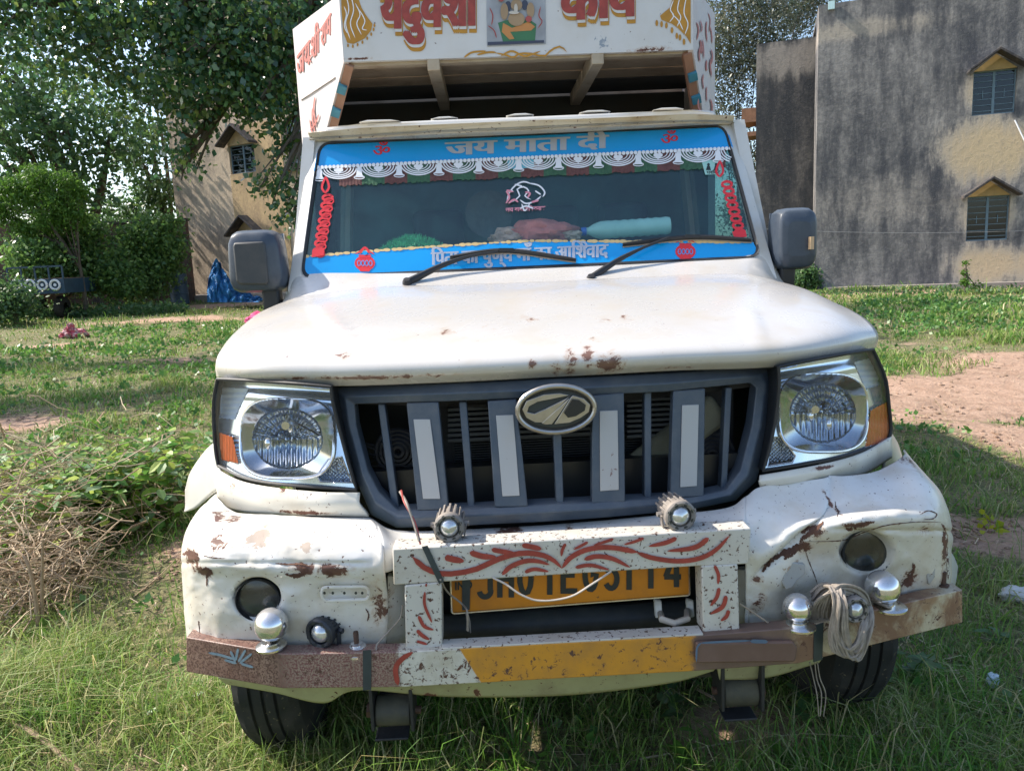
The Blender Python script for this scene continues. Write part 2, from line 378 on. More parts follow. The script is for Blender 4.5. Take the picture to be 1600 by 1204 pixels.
M_plate = paint('yellow_plate', (.62, .22, .008), chip=.015, fine=.03, dirtamt=.55, dirt=(.33, .13, .03), rough=.5, coat=0, rust=(.16, .07, .03))
M_ink = plain('black_ink', (.025, .03, .028), .5)
M_int = plain('cab_interior', (.085, .17, .185), .8, var=.2)
M_fog = glassy('fog_glass', (.10, .13, .13), 1.6, .12, dirt=.25)
M_wire = plain('wire_tan', (.36, .29, .22), .7, var=.25, sc=60)
M_wire2 = plain('wire_grey', (.30, .26, .22), .6, var=.3, sc=80)
M_gun = dusty('lamp_body', (.16, .15, .145), (.34, .29, .24), .6, .45)
M_gund = plain('lamp_body_black', (.03, .035, .045), .45, .2, var=.2)
M_bolt = plain('rusty_bolt', (.12, .07, .05), .7, .3, var=.4, sc=80)
# ------------------------------------------------------------------ truck
truck = thing('pickup_truck', 'battered white cargo truck with blue windscreen strips and painted box body', 'truck', (0, 2.3, 0))
T = truck
# --- hood
hrows = [
 [(345,586,.42),(400,592,.30),(520,596,.24),(700,590,.20),(868,582,.19),(1040,573,.20),(1212,566,.24),(1310,553,.32),(1362,541,.44)],
 [(344,573,.41),(400,577,.27),(520,578,.21),(700,573,.17),(868,566,.16),(1040,558,.17),(1212,549,.21),(1310,536,.30),(1365,526,.43)],
 [(349,554,.43),(405,556,.31),(525,553,.26),(700,548,.23),(866,542,.22),(1036,535,.23),(1205,527,.27),(1300,515,.35),(1358,513,.47)],
 [(368,527,.55),(425,524,.46),(540,517,.42),(705,510,.40),(862,504,.40),(1028,498,.40),(1190,490,.43),(1285,487,.49),(1336,496,.57)],
 [(405,496,.75),(455,488,.68),(565,479,.66),(715,471,.65),(855,464,.65),(1005,459,.65),(1160,453,.66),(1250,458,.71),(1292,475,.79)],
 [(443,478,.94),(478,468,.88),(590,455,.86),(720,450,.86),(850,445,.86),(990,439,.86),(1140,434,.87),(1192,440,.90),(1232,452,.96)]]
hg = grid(hrows, 96, 50)
def hood_disp(px, py, p):
    # faint pressed ribs and dents
    a = 0
    for x0, x1 in ((500, 560), (1165, 1195)):
        t = (py-478)/80
        if 0 < t < 1:
            c = x0+(x1-x0)*t if x0 < 800 else x0+(x1-x0)*t
            a += .009*math.exp(-abs(px-c)/3.5)*math.sin(math.pi*t)
    p = p.copy(); p.z += a + .0035*(float(vnoise(p.x*4+3, p.y*5))-.5); return p
hood = gridmesh('hood', hg, M_hood, T, .012, hood_disp, sharp=50)
# shadow gap and inner slam panel below the lip
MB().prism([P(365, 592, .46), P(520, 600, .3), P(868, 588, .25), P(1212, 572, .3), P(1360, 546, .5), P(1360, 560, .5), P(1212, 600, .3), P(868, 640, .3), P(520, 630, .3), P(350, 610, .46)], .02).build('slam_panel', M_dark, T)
# --- cowl between hood and glass
cr_rows = [
 [(443,478,.945),(478,468,.885),(590,455,.865),(720,450,.865),(850,445,.865),(990,439,.865),(1140,434,.875),(1192,440,.905),(1232,452,.965)],
 [(449,463,1.0),(476,450,.95),(592,444,.93),(721,439,.93),(849,434,.93),(987,428,.93),(1136,420,.94),(1190,424,.96),(1224,446,1.0)],
 [(455,440,1.03),(476,428,1.01),(593,426,1.01),(722,422,1.01),(848,417,1.01),(985,411,1.01),(1133,403,1.01),(1190,398,1.01),(1214,428,1.03)]]
gridmesh('cowl', grid(cr_rows, 80, 16), M_hood, T, .008)
WS = Plane(P(470, 432, 1.0), P(1188, 402, 1.0), P(820, 208, 1.24))
# --- windscreen surround (frame ring between outer silhouette and glass)
def rr(pts, r=14, n=5):
    out = []
    for i, (x, y) in enumerate(pts):
        a = Vector(pts[i-1])-Vector((x, y)); b = Vector(pts[(i+1) % len(pts)])-Vector((x, y)); a.normalize(); b.normalize()
        p0 = Vector((x, y))+a*r; p2 = Vector((x, y))+b*r
        for k in range(n+1):
            t = k/n; q = p0*(1-t)**2+Vector((x, y))*2*t*(1-t)+p2*t*t; out.append((q.x, q.y))
    return out
gl_out = rr([(469, 435), (1190, 402), (1133, 194), (498, 222)], 20)
sr_out = rr([(448, 458), (1216, 440), (1144, 186), (486, 213)], 6)
def ring(mb, outer, inner, surf, e0, e1, dep):
    n = len(outer); V = [surf(x, y, e0) for x, y in outer]+[surf(x, y, e1) for x, y in inner]
    off = -WS.n*dep if dep else None
    V += [v+Vector((0, dep, 0)) for v in V]
    Fc = []
    for i in range(n):
        j = (i+1) % n; Fc += [(i, j, n+j, n+i), (2*n+i, 3*n+i, 3*n+j, 2*n+j), (i, 2*n+i, 2*n+j, j), (n+i, n+j, 3*n+j, 3*n+i)]
    mb.add(V, Fc)
m = MB(); ring(m, sr_out, gl_out, WS, -.004, .010, .05); o = m.build('windscreen_surround', M_body, T, bevel=.004)
m = MB(); ring(m, gl_out, rr([(474, 431), (1185, 399), (1130, 197), (502, 225)], 18), WS, .016, .010, .012); m.build('windscreen_seal', M_black, T)
glass_px = rr([(474, 431), (1185, 399), (1130, 197), (502, 225)], 18)
m = MB(); m.prism([WS(x, y, .006) for x, y in glass_px], .005); glass = m.build('windscreen', M_glass, T, smooth=False)
# blue strips (films stuck on the glass)
def film(name, mb_fn, mat, e=.009, parent=None, label=None):
    m = MB(); mb_fn(m, e); return m.build(name, mat, parent or glass, fix=False, smooth=False, label=label)
def lace_y(x): return 262-(x-499)*.0466
up = lambda m, e: poly(m, [(502+8, 226)]+[(495, 240), (490, 268)]+[(x, lace_y(x)-2) for x in range(500, 1146, 40)]+[(1146, 231), (1140, 212), (1127, 199)][0:3], WS, e)
film('sun_strip', up, M_blue, label='bright blue film strip across the top of the windscreen')
wav = [(x, 397-(x-478)*.0 - 26*math.sin((x-478)/702*math.pi*.5)**.7 + 1.5*math.sin(x*.25)) for x in range(478, 1178, 6)]
lowy = lambda x: 401 - (x-478)*.052 + 6*((x-830)/350)**2-6 if x < 830 else 401-18.3-6+(x-830)*.006
film('lower_strip', lambda m, e: poly(m, [(x, lowy(x)) for x in range(477, 1180, 10)]+[(1184, 392), (1176, 400), (1160, 403.5)]+[(494, 430), (480, 428), (474, 418)], WS, e), M_blue)
m = MB()
for x in range(480, 1165, 9):
    disc(m, x+random.uniform(-2, 2), lowy(x)-.5, random.uniform(4, 7), random.uniform(1.4, 3), WS, .0096+random.random()*.001, 10)
m.build('gold_edging', M_gold, glass, fix=False, smooth=False)
# lace
m = MB()
for k in range(-1, 10):
    cx = 529+62.4*k if k >= 0 else 529-62.4; cy = lace_y(cx)
    if k == -1: continue
    for r, w in ((29, 2.0), (24.5, 1.7), (20, 1.7), (15, 1.2)):
        ringpx(m, cx, cy+1, r*.96 if cx < 1115 else r*.9, r*.60, w, WS, .0106, .04, math.pi-.04)
    disc(m, cx-3, cy+5, 4.5, 3.4, WS, .0110, 8); disc(m, cx+3, cy+5, 4.5, 3.4, WS, .0112, 8); poly(m, [(cx-7, cy+6), (cx+7, cy+6), (cx, cy+12)], WS, .0108)
for x in np.arange(497, 1148, 6.2): disc(m, x, lace_y(x)-.5, 3.0, 3.0, WS, .0114+.0004*(int(x) % 2), 8)
for r, w in ((29, 2.0), (24.5, 1.7), (20, 1.7)): ringpx(m, 1150, lace_y(1150)+1, r*.96, r*.72, w, WS, .0106, math.pi*.62, math.pi-.04)
m.build('lace_border', M_white, glass, fix=False, smooth=False)
for k in range(11):
    bx = 499+62.3*k; by = lace_y(bx); m = MB()
    poly(m, [(bx-2, by+1), (bx+2, by+1), (bx+4, by+6), (bx+4.5, by+13), (bx+7, by+18), (bx-7, by+18), (bx-4.5, by+13), (bx-4, by+6)], WS, .0118)
    ringpx(m, bx, by+18, 8, 2.6, 1.2, WS, .0122)
    m.build('bell_motif', M_white, glass, fix=False, smooth=False)
m = MB(); text(m, 'जय माता दी', 697, 950, 243, 231, 32, WS, .0100, .008, bold=2.2); m.build('lettering', M_silver, glass, fix=False, smooth=False)
m = MB(); text(m, 'िपता का पुण्य माँ का आिशवाद', 674, 950, 414, 401, 31, WS, .0108, .006, bold=1.1)
brush(m, [(905, 380), (912, 378), (917, 384), (914, 389)], 3, WS, .0112, 8)
m.build('lettering', M_silver, glass, fix=False, smooth=False)
for cx, cy in ((596, 233), (1046, 215)):
    m = MB(); text(m, 'ॐ', cx-13, cx+13, cy+11, cy+10, 25, WS, .0104, .0, bold=.5); m.build('om_sign', M_red, glass, fix=False, smooth=False)
# pot stickers
for cx, cy in ((570, 406), (1071, 388)):
    m = MB(); disc(m, cx, cy+5, 16, 12, WS, .0102); poly(m, [(cx-10, cy-8), (cx+10, cy-8), (cx+8, cy-3), (cx-8, cy-3)], WS, .0106)
    poly(m, [(cx-10, cy+13), (cx+10, cy+13), (cx+7, cy+18), (cx-7, cy+18)], WS, .0104)
    brush(m, [(cx-15, cy-9), (cx-8, cy-13), (cx, cy-20), (cx+8, cy-13), (cx+15, cy-9)], 2, WS, .0108, 12); brush(m, [(cx-8, cy-9), (cx, cy-18), (cx+8, cy-9)], 2, WS, .0111, 10)
    pk = m.build('pot_sticker', M_red, glass, fix=False, smooth=False)
    m = MB(); disc(m, cx, cy-11, 4, 3.5, WS, .0118, 8)
    for dx in (-9, -3, 3, 9): ringpx(m, cx+dx, cy+5, 2.5, 4, 1, WS, .0113)
    m.build('pot_pattern', M_blue, glass, fix=False, smooth=False)
# candle garlands
for side in (0, 1):
    m = MB()
    for k in range(8):
        t = k/7
        cx, cy = ((512-14*t, 309+83*t) if side == 0 else (1136+20*t, 288+75*t))
        ringpx(m, cx, cy, 7.6, 4.4, 4.2, WS, .0100+.0005*(k % 3), n=16)
        if side == 0: ringpx(m, cx+2, cy+5, 7.2, 4.5, 2.2, WS, .0116+.0005*(k % 3), n=16)
    x, y = (508, 290) if side == 0 else (1124, 265)
    brush(m, [(x, y+12), (x-5, y+2), (x+1, y-15)], 3.5, WS, .0131, 8); brush(m, [(x, y+12), (x+6, y+2), (x+1, y-15)], 3.5, WS, .0135, 8)
    bx, by = (497, 396) if side == 0 else (1156, 368)
    if side == 0: poly(m, [(bx-9, by-6), (bx+10, by-9), (bx+9, by+3), (bx-10, by+6)], WS, .0139)
    else: poly(m, [(bx-12, by-6), (bx+9, by-8), (bx+11, by+2), (bx-9, by+3)], WS, .0139)
    m.build('garland_sticker', M_red, glass, fix=False, smooth=False)
# centre line-drawing sticker: abstract bearded head in profile with swirls
m = MB()
for st in ([(792,318),(795,303),(805,290),(818,284),(832,288)], [(800,316),(812,306),(808,296),(818,292),(826,298),(820,306),(830,312)], [(826,286),(842,290),(851,300),(848,308)], [(790,300),(802,298)],
           [(812,312),(822,318),(836,314),(846,306)], [(812,326),(822,322),(834,326)], [(804,288),(816,291)], [(836,298),(845,304)], [(815,318),(820,329),(828,318)]):
    brush(m, st, 2.4, WS, .0098+.0003*len(m.F) % .002, 12)
m.build('figure_sticker', M_white, glass, fix=False, smooth=False, label='white line drawing sticker in the middle of the windscreen')
m = MB()
for st in ([(790,318),(796,308),(792,298),(803,300)], [(794,318),(803,312),(810,316)], [(820,300),(828,302),(824,309)], [(830,316),(842,313)]): brush(m, st, 3, WS, .0122, 10)
text(m, 'जय बाबा विशवनाथ', 790, 852, 331, 328, 9, WS, .0099, .03)
m.build('figure_sticker_red', plain('pink_film', (.80, .30, .36), .4), glass, fix=False, smooth=False)
m = MB(); poly(m, [(1096, 250), (1128, 250), (1132, 272), (1102, 273)], WS, .0085); m.build('permit_sticker', plain('pale_green_film', (.35, .62, .56), .5), glass, fix=False, smooth=False)
m = MB(); 
for dx in (0, 12): disc(m, 1107+dx, 257, 2.2, 2.2, WS, .0092, 8); poly(m, [(1103+dx, 266), (1105+dx, 259), (1109+dx, 259), (1111+dx, 266)], WS, .0090)
text(m, 'परिमट', 1104, 1126, 272, 271, 7, WS, .0091, .02)
m.build('permit_print', M_ink, glass, fix=False, smooth=False)
m = MB(); poly(m, [(792, 245), (833, 243), (835, 262), (794, 264)], WS, .0082); m.build('label_sticker', plain('cyan_film', (.16, .50, .60), .4), glass, fix=False, smooth=False)
# --- roof, gutter, cab shell
groof = [P(482, 208, 1.19), P(600, 201, 1.12), P(815, 189, 1.09), P(1030, 181, 1.12), P(1148, 180, 1.19)]
def band(name, top, bot, mat, dy, bevel=.003):
    m = MB(); V = top+bot[::-1]; m.prism(V, dy); return m.build(name, mat, T, bevel=bevel)
zt = [P(x, y, d) for x, y, d in ((480,207,1.21),(560,200,1.14),(680,194,1.11),(820,188,1.10),(960,183,1.11),(1080,178,1.14),(1149,180,1.21))]
zb = [P(x, y, d) for x, y, d in ((484,216,1.22),(560,211,1.16),(680,205,1.13),(820,199,1.12),(960,193,1.13),(1080,188,1.16),(1146,190,1.22))]
band('roof_gutter', zt, zb, M_gutter, .10)
zb2 = [P(x, y, d) for x, y, d in ((492,222,1.235),(560,217,1.18),(680,210,1.15),(820,204,1.14),(960,198,1.15),(1080,193,1.18),(1140,195,1.235))]
band('gutter_lip', [v+Vector((0, .012, 0)) for v in zb], zb2, M_gutter, .08)
mm = MB()
for k in range(6): mm.tube([v+Vector((0, -.004, -.004-.0022*k*0)) for v in zb], .0022, 6)
mm.build('gutter_bead', M_gutter, T)
rt = [P(x, y, d) for x, y, d in ((505,199,1.27),(560,193,1.22),(680,187,1.19),(820,182,1.18),(960,176,1.19),(1080,171,1.22),(1118,173,1.27))]
band('roof', rt, [v+Vector((0, .0, -.03)) for v in rt], M_body, .95, .01)
m = MB()
for x0, x1, y in ((560, 625, 191), (672, 716, 186), (790, 835, 181), (905, 955, 176), (1020, 1070, 172)):
    a = P(x0, y, 1.20); b = P(x1, y-2, 1.20); m.prism([a, b, b+Vector((-.03, 0, .006)), a+Vector((.03, 0, .006))], .9)
m.build('roof_rib', M_body, T, bevel=.003)
zr = .62
xl = P(448, 458, 1.04).x; xr = P(1216, 440, 1.04).x; ztop = P(820, 195, 1.15).z
for s, x in ((-1, xl), (1, xr)):
    xt = x-s*.055
    # side door with window opening
    m = MB(); q = lambda y, z: Vector((x + (xt-x)*max(0, (z-1.30))/(ztop-1.30), y, z))
    for poly_ in ([(1.03, .55), (2.02, .55), (2.02, 1.28), (1.03, 1.28)], [(1.03, 1.28), (1.10, 1.28), (1.28, ztop), (1.22, ztop)], [(1.92, 1.28), (2.02, 1.28), (2.02, ztop), (1.92, ztop)], [(1.28, ztop-.06), (1.92, ztop-.06), (1.92, ztop), (1.28, ztop)]):
        m.prism([q(y, z) for y, z in poly_], Vector((-s*.04, 0, 0)))
    dr = m.build('door', M_body, T)
    m = MB(); m.prism([q(y, z)-Vector((s*.015, 0, 0)) for y, z in [(1.08, 1.28), (1.92, 1.28), (1.92, ztop-.05), (1.26, ztop-.05)]], Vector((-s*.004, 0, 0))); m.build('side_glass', glassy('side_glass_tint', (.45, .66, .68), dirt=.1) if s < 0 else bpy.data.materials['side_glass_tint'], dr, smooth=False)
    m = MB(); m.box((x+s*.012-.012, 1.72, 1.16), (x+s*.012+.012, 1.86, 1.19)); m.build('handle', M_black, dr, bevel=.004)
m = MB(); m.box((xl+.03, 2.0, .55), (xr-.03, 2.04, ztop-.02)); m.box((xl+.05, 1.05, .5), (xr-.05, 2.0, .54)); m.build('cab_shell', M_int, T)
m = MB(); m.prism([Vector((xl+.06, 1.04, 1.38)), Vector((xl+.06, 1.12, 1.455)), Vector((xl+.06, 1.36, 1.455)), Vector((xl+.06, 1.42, 1.32)), Vector((xl+.06, 1.36, .9)), Vector((xl+.06, 1.06, .9))], Vector((xr-xl-.12, 0, 0))); dash = m.build('dashboard', plain('dash_plastic', (.05, .065, .06), .7), T, bevel=.02)
for cx in (-.35, .15, .45):
    m = MB(); m.box((cx-.2, 1.86, .95), (cx+.2, 1.97, 1.5)); m.box((cx-.11, 1.87, 1.505), (cx+.11, 1.95, 1.66)); m.box((cx-.2, 1.5, .85), (cx+.2, 1.9, .98)); m.build('seat', plain('seat_cloth', (.05, .065, .09), .9), T, bevel=.03)
sw = MB(); c_ = Vector((-.38, 1.50, 1.34)); ax = Vector((0, -.75, .55)).normalized(); a_ = ax.orthogonal().normalized(); b_ = ax.cross(a_)
sw.tube([c_+(a_*math.cos(t)+b_*math.sin(t))*.18 for t in np.linspace(0, 2*math.pi, 33)], .013, 8)
for t in (0, 2.1, 4.2): sw.tube([c_, c_+(a_*math.cos(t)+b_*math.sin(t))*.18], .012, 6)
sw.build('steering_wheel', M_black, T)
# curtain fringe behind the glass
cg = plain('green_fringe', (.05, .13, .075), .9, var=.3, sc=90); cb = plain('maroon_fringe', (.15, .065, .06), .9, var=.3, sc=90)
for k in range(17):
    x0 = 530+35.5*k; x1 = x0+35.5; m = MB()
    n = 14; V = []
    for i in range(n+1):
        x = x0+(x1-x0)*i/n; a = WS(x, lace_y(x)-2, .0075+.0006*(i % 2)); b = WS(x, lace_y(x)+32+(random.random()*4 if 0 < i < n else 2)-4, .0075+.0006*(i % 2)); V += [a, b]
    m.add(V, [(2*i, 2*i+1, 2*i+3, 2*i+2) for i in range(n)]); m.build('fringe_panel', cg if k % 2 else cb, T, fix=False, smooth=False)
m = MB(); c0 = WS(764, 324, 0); m.lathe([(0, 0), (.085, 0), (.088, .01), (.0, .012)], c0+Vector((0, .35, .0)), (0, -1, 0), 32); m.build('cab_fan', plain('fan_grey', (.09, .12, .12), .6, var=.4, sc=30), T)
# --- headlights
def lamp(side):
    L = side == 0
    if L:
        rows = [[(340,592),(400,595),(460,599),(517,604)], [(334,625),(400,625),(460,630),(521,632)], [(334,665),(400,668),(470,680),(533,680)], [(337,705),(400,715),(475,722),(545,725)], [(341,727),(385,747),(450,757),(557,765)]]
        dep = lambda x: .20+.17*(max(0, 520-x)/185)**2
    else:
        rows = [[(1216,573),(1265,563),(1320,553),(1364,546)], [(1217,602),(1270,595),(1330,588),(1383,590)], [(1212,650),(1270,648),(1335,640),(1389,635)], [(1202,700),(1265,695),(1330,686),(1392,672)], [(1192,735),(1260,724),(1320,712),(1386,690)]]
        dep = lambda x: .20+.20*(max(0, x-1216)/176)**2
    rows = [[(x, y, dep(x)) for x, y in r] for r in rows]
    g = grid(rows, 150, 110); nr, nc = len(g), len(g[0])
    if L: C, RXx, RYy, tri, amb, cor = (449, 685), 73, 62, [(495,742),(513,717),(534,713),(550,754),(500,752)], [(341,674),(364,682),(373,724),(346,718)], [(346,606),(388,607),(372,640),(366,655),(344,652)]
    else: C, RXx, RYy, tri, amb, cor = (1286, 645), 69, 61, [(1199,728),(1206,683),(1222,682),(1243,712),(1238,722)], [(1360,640),(1392,624),(1392,680),(1368,694),(1352,698)], [(1335,566),(1372,556),(1380,600),(1352,607)]
    def inside(p, pg):
        x, y = p; r = False; j = len(pg)-1
        for i in range(len(pg)):
            if (pg[i][1] > y) != (pg[j][1] > y) and x < (pg[j][0]-pg[i][0])*(y-pg[i][1])/(pg[j][1]-pg[i][1])+pg[i][0]: r = not r
            j = i
        return r
    def cls(x, y):
        r = (abs((x-C[0])/RXx)**3.2+abs((y-C[1])/RYy)**3.2)**(1/3.2)
        if r < 1: return 1, r
        if inside((x, y), amb): return 2, 0
        if inside((x, y), tri): return 3, 0
        if inside((x, y), cor): return 4, 0
        return 0, r
    bt = (lambda x: 592+(x-340)*.07) if L else (lambda x: 573-(x-1216)*.18)
    bz = lambda x, y: .068-.060*min(1, max(0, (y-bt(x))/160))
    groups = {k: [] for k in range(5)}; V = []
    for i in range(nr):
        for j in range(nc):
            x, y, d = g[i][j]; k, r = cls(x, y); b = .03
            if k == 1:
                dx, dy = (x-C[0])/RXx, (y-C[1])/RYy; rad = math.hypot(dx, dy)
                b = .035+.075*(1-min(1, r)**2.2)
                if rad < .74:
                    if dy > 0: b += .0055*math.sin((x-C[0])*.72)*(1-rad)
                    else: b += .0045*math.sin(math.atan2(dy, dx)*26)+.002*math.sin(rad*36)
                else: b -= .012
            elif k == 2: b = .012+.0015*math.sin(x*1.4)
            elif k == 3: b = .05+.003*math.sin(x*1.1)*math.sin(y*1.1)
            elif k == 4: b = bz(x, y)+.010+.003*math.sin(y*.7)
            elif k == 0:
                b = bz(x, y) + .004*math.sin(min(1, max(0, (y-bt(x))/30))*6)
            V.append(P(x, y, d+b))
    for i in range(nr-1):
        for j in range(nc-1):
            x = (g[i][j][0]+g[i+1][j+1][0])/2; y = (g[i][j][1]+g[i+1][j+1][1])/2
            groups[cls(x, y)[0]].append((i*nc+j, (i+1)*nc+j, (i+1)*nc+j+1, i*nc+j+1))
    def sub(fs, name, mat, par):
        idx = {}; vv = []; ff = []
        for f in fs:
            t = []
            for i in f:
                if i not in idx: idx[i] = len(vv); vv.append(V[i])
                t.append(idx[i])
            ff.append(tuple(t))
        return mk(name, vv, ff, mat, par, sharp=70)
    # housing
    ed = [g[0][j] for j in range(0, nc, 10)]+[g[i][nc-1] for i in range(0, nr, 10)]+[g[nr-1][j] for j in range(nc-1, -1, -10)]+[g[i][0] for i in range(nr-1, -1, -10)]
    pts = []
    for e in ed:
        p = P(*e)
        if not pts or (p-pts[-1]).length > .002: pts.append(p)
    m = MB(); n = len(pts); off = Vector((0, .16, 0))
    m.add(pts+[p+off for p in pts], [(i, (i+1) % n, n+(i+1) % n, n+i) for i in range(n)]+[tuple(range(n, 2*n))])
    hl = m.build('headlight', M_lampbk, T)
    m = MB(); m.tube([p+Vector((0, -.001, 0)) for p in pts]+[pts[0]], .0042, 6); m.build('lamp_gasket', M_black, hl)
    sub(groups[0], 'bezel', M_bezel, hl); sub(groups[1], 'reflector', M_refl, hl); sub(groups[2], 'indicator', M_amber, hl); sub(groups[3], 'side_reflector', M_refl, hl); sub(groups[4], 'corner_reflector', M_cornr, hl)
    gridmesh('lens_cover', [r[::5] for r in g[::5]], M_lens, hl, 0)
    m = MB()
    rimp = []
    for k in range(49):
        t = 2*math.pi*k/48; c, s_ = math.cos(t), math.sin(t); kk = (abs(c)**3.2+abs(s_)**3.2)**(-1/3.2)
        x = C[0]+RXx*c*kk; y = C[1]+RYy*s_*kk; rimp.append(P(x, y, dep(x)+bz(x, y)-.004))
    m.tube(rimp, .0042, 8); m.build('reflector_rim', M_chrome, hl)
    m = MB(); m.tube([P(x, y, dep(x)+bz(x, y)) for x, y in tri+[tri[0]]], .002, 6); m.build('side_rim', M_chrome, hl)
    bc = P(C[0]-(3 if L else 12), C[1]-(20 if L else 5), dep(C[0])+.05); m = MB(); m.lathe([(0, .0), (.010, .0), (.013, .01), (.013, .045), (.008, .05)], bc, (0, 1, 0), 8); m.build('bulb', M_chromed, hl)
    m = MB()
    for dx, dy in ((-20, 5), (8, 18)) if not L else ((-30, 8), (5, -18)): m.ball(P(C[0]+dx, C[1]+dy, dep(C[0])+.07), .009, 10, (1, 1, 1.6))
    m.build('bulb_shield', M_chrome, hl)
    return hl
lamp(0); lamp(1)
# --- painted trim under lamps
def trim(top, bot, dfn):
    rows = [[(x, y, dfn(x)) for x, y in top], [(x, (y+y2)/2, dfn(x)-.012) for (x, y), (x_, y2) in zip(top, bot)], [(x, y, dfn(x)-.002) for x, y in bot]]
    gridmesh('lamp_trim', grid(rows, 50, 8), M_trim, T, .01)
trim([(338,733),(372,750),(420,760),(500,768),(562,769)], [(343,792),(372,801),(420,804),(500,805),(576,807)], lambda x: .19+.17*(max(0, 520-x)/185)**2)
trim([(1187,742),(1240,733),(1300,721),(1350,706),(1394,681)], [(1188,762),(1240,756),(1300,747),(1350,741),(1394,715)], lambda x: .19+.20*(max(0, x-1216)/176)**2)
# --- grille
yg = lambda px, py: .135+.02*sstep(600, 800, 1400-py)*0+ .10*(abs(px-868)/340)**2 + .05*(1-(py-600)/200)
def gs(px, py, e=0): return P(px, py, yg(px, py)-e)
go = [(519,605),(700,599),(868,592),(1040,583),(1211,571),(1216,590),(1207,665),(1182,752),(1150,782),(1075,797),(950,808),(850,815),(725,821),(620,825),(580,805),(557,752),(530,665)]
gi = [(554,631),(700,627),(868,620),(1040,612),(1172,598),(1182,606),(1175,665),(1157,735),(1135,765),(1085,776),(950,783),(850,788),(740,794),(622,797),(592,768),(575,735),(557,665)]
m = MB(); n = len(go); A = [gs(x, y, .0) for x, y in go]; B = [gs(x, y, .012) for x, y in gi]
mid = [gs((a[0]*.45+b[0]*.55), (a[1]*.45+b[1]*.55), .022) for a, b in zip(go, gi)]
B2 = [b+Vector((0, .05, 0)) for b in B]; A2 = [a+Vector((0, .05, 0)) for a in A]
m.add(A+mid+B+B2+A2, sum([[(i, (i+1) % n, n+(i+1) % n, n+i), (n+i, n+(i+1) % n, 2*n+(i+1) % n, 2*n+i), (2*n+i, 2*n+(i+1) % n, 3*n+(i+1) % n, 3*n+i), (3*n+i, 3*n+(i+1) % n, 4*n+(i+1) % n, 4*n+i), (4*n+i, 4*n+(i+1) % n, (i+1) % n, i)] for i in range(n)], []))
grille = m.build('grille', M_grille, T, bevel=.003)
def slat(tl, tr, br, bl, e, plate=None, mat=M_grille, pm=M_slot):
    m = MB(); m.prism([gs(*tl, e), gs(*tr, e), gs(*br, e), gs(*bl, e)], .03); s_ = m.build('slat', mat, grille, bevel=.0025)
    if plate:
        m = MB(); m.prism([gs(*q, e+.0025) for q in plate], .004); m.build('slat_plate', pm, grille, bevel=.0008)
slat((590,631),(601,631),(624,797),(612,797), -.01)
slat((635,630),(685,628),(701,796),(652,797), .012, [(646,655),(672,655),(688,779),(661,779)])
slat((717,628),(729,627),(742,793),(731,793), -.01)
slat((762,627),(807,624),(825,791),(773,792), .012, [(775,649),(802,648),(812,774),(785,775)])
slat((864,670),(877,669),(881,788),(869,788), -.002)
slat((925,618),(975,614),(977,784),(925,786), .012, [(937,642),(965,641),(967,765),(938,767)], pm=M_slotw)
slat((1007,613),(1018,612),(1018,779),(1007,780), -.01)
slat((1052,611),(1102,607),(1100,775),(1047,778), .012, [(1066,633),(1092,632),(1089,759),(1063,761)])
slat((1134,606),(1144,605),(1136,768),(1126,770), -.01)
# badge: oval with a road motif
def bs(px, py, e=0):
    return P(px, py, yg(868, 640)-.035-e)
bc = (869, 639); tilt = -.045
def ov(rx, ry, n=40): return [(bc[0]+rx*math.cos(2*math.pi*k/n), bc[1]+ry*math.sin(2*math.pi*k/n)+tilt*rx*math.cos(2*math.pi*k/n)) for k in range(n)]
m = MB(); m.prism([bs(x, y, .0) for x, y in ov(60, 36)], .03); badge = m.build('badge', M_lampbk, T)
m = MB(); m.tube([bs(x, y, .004) for x, y in ov(60, 36)+[ov(60, 36)[0]]], .0062, 10); m.build('badge_rim', M_badge, badge)
m = MB(); m.prism([bs(x, y, .003) for x, y in ov(51, 28)], .004); m.build('badge_face', plain('badge_black', (.03, .04, .045), .35), badge)
m = MB(); Z = lambda L_: [(600+a/4, 540+b/4) for a, b in L_]
m.prism([bs(x, y, .009) for x, y in Z([(865,400),(890,345),(1000,305),(1100,297),(1160,310),(1060,330),(960,350),(905,380),(895,415),(940,425),(1010,395),(1140,330),(1165,312),(1080,400),(1000,480),(945,478),(890,450)])], .006)
m.prism([bs(x, y, .0094) for x, y in Z([(985,485),(1150,335),(1165,325),(1110,410),(1050,490),(1010,492)])], .006)
m.prism([bs(x, y, .009) for x, y in Z([(1065,490),(1170,320),(1182,310),(1250,330),(1290,370),(1280,415),(1230,450),(1160,480)])], .006)
m.build('badge_emblem', M_badge, badge, bevel=.0012)
m = MB(); m.prism([bs(x, y, .0155) for x, y in Z([(1125,420),(1178,335),(1220,340),(1262,370),(1255,405),(1200,440),(1150,450)])], .001); m.build('badge_gap', M_lampbk, badge, smooth=False)
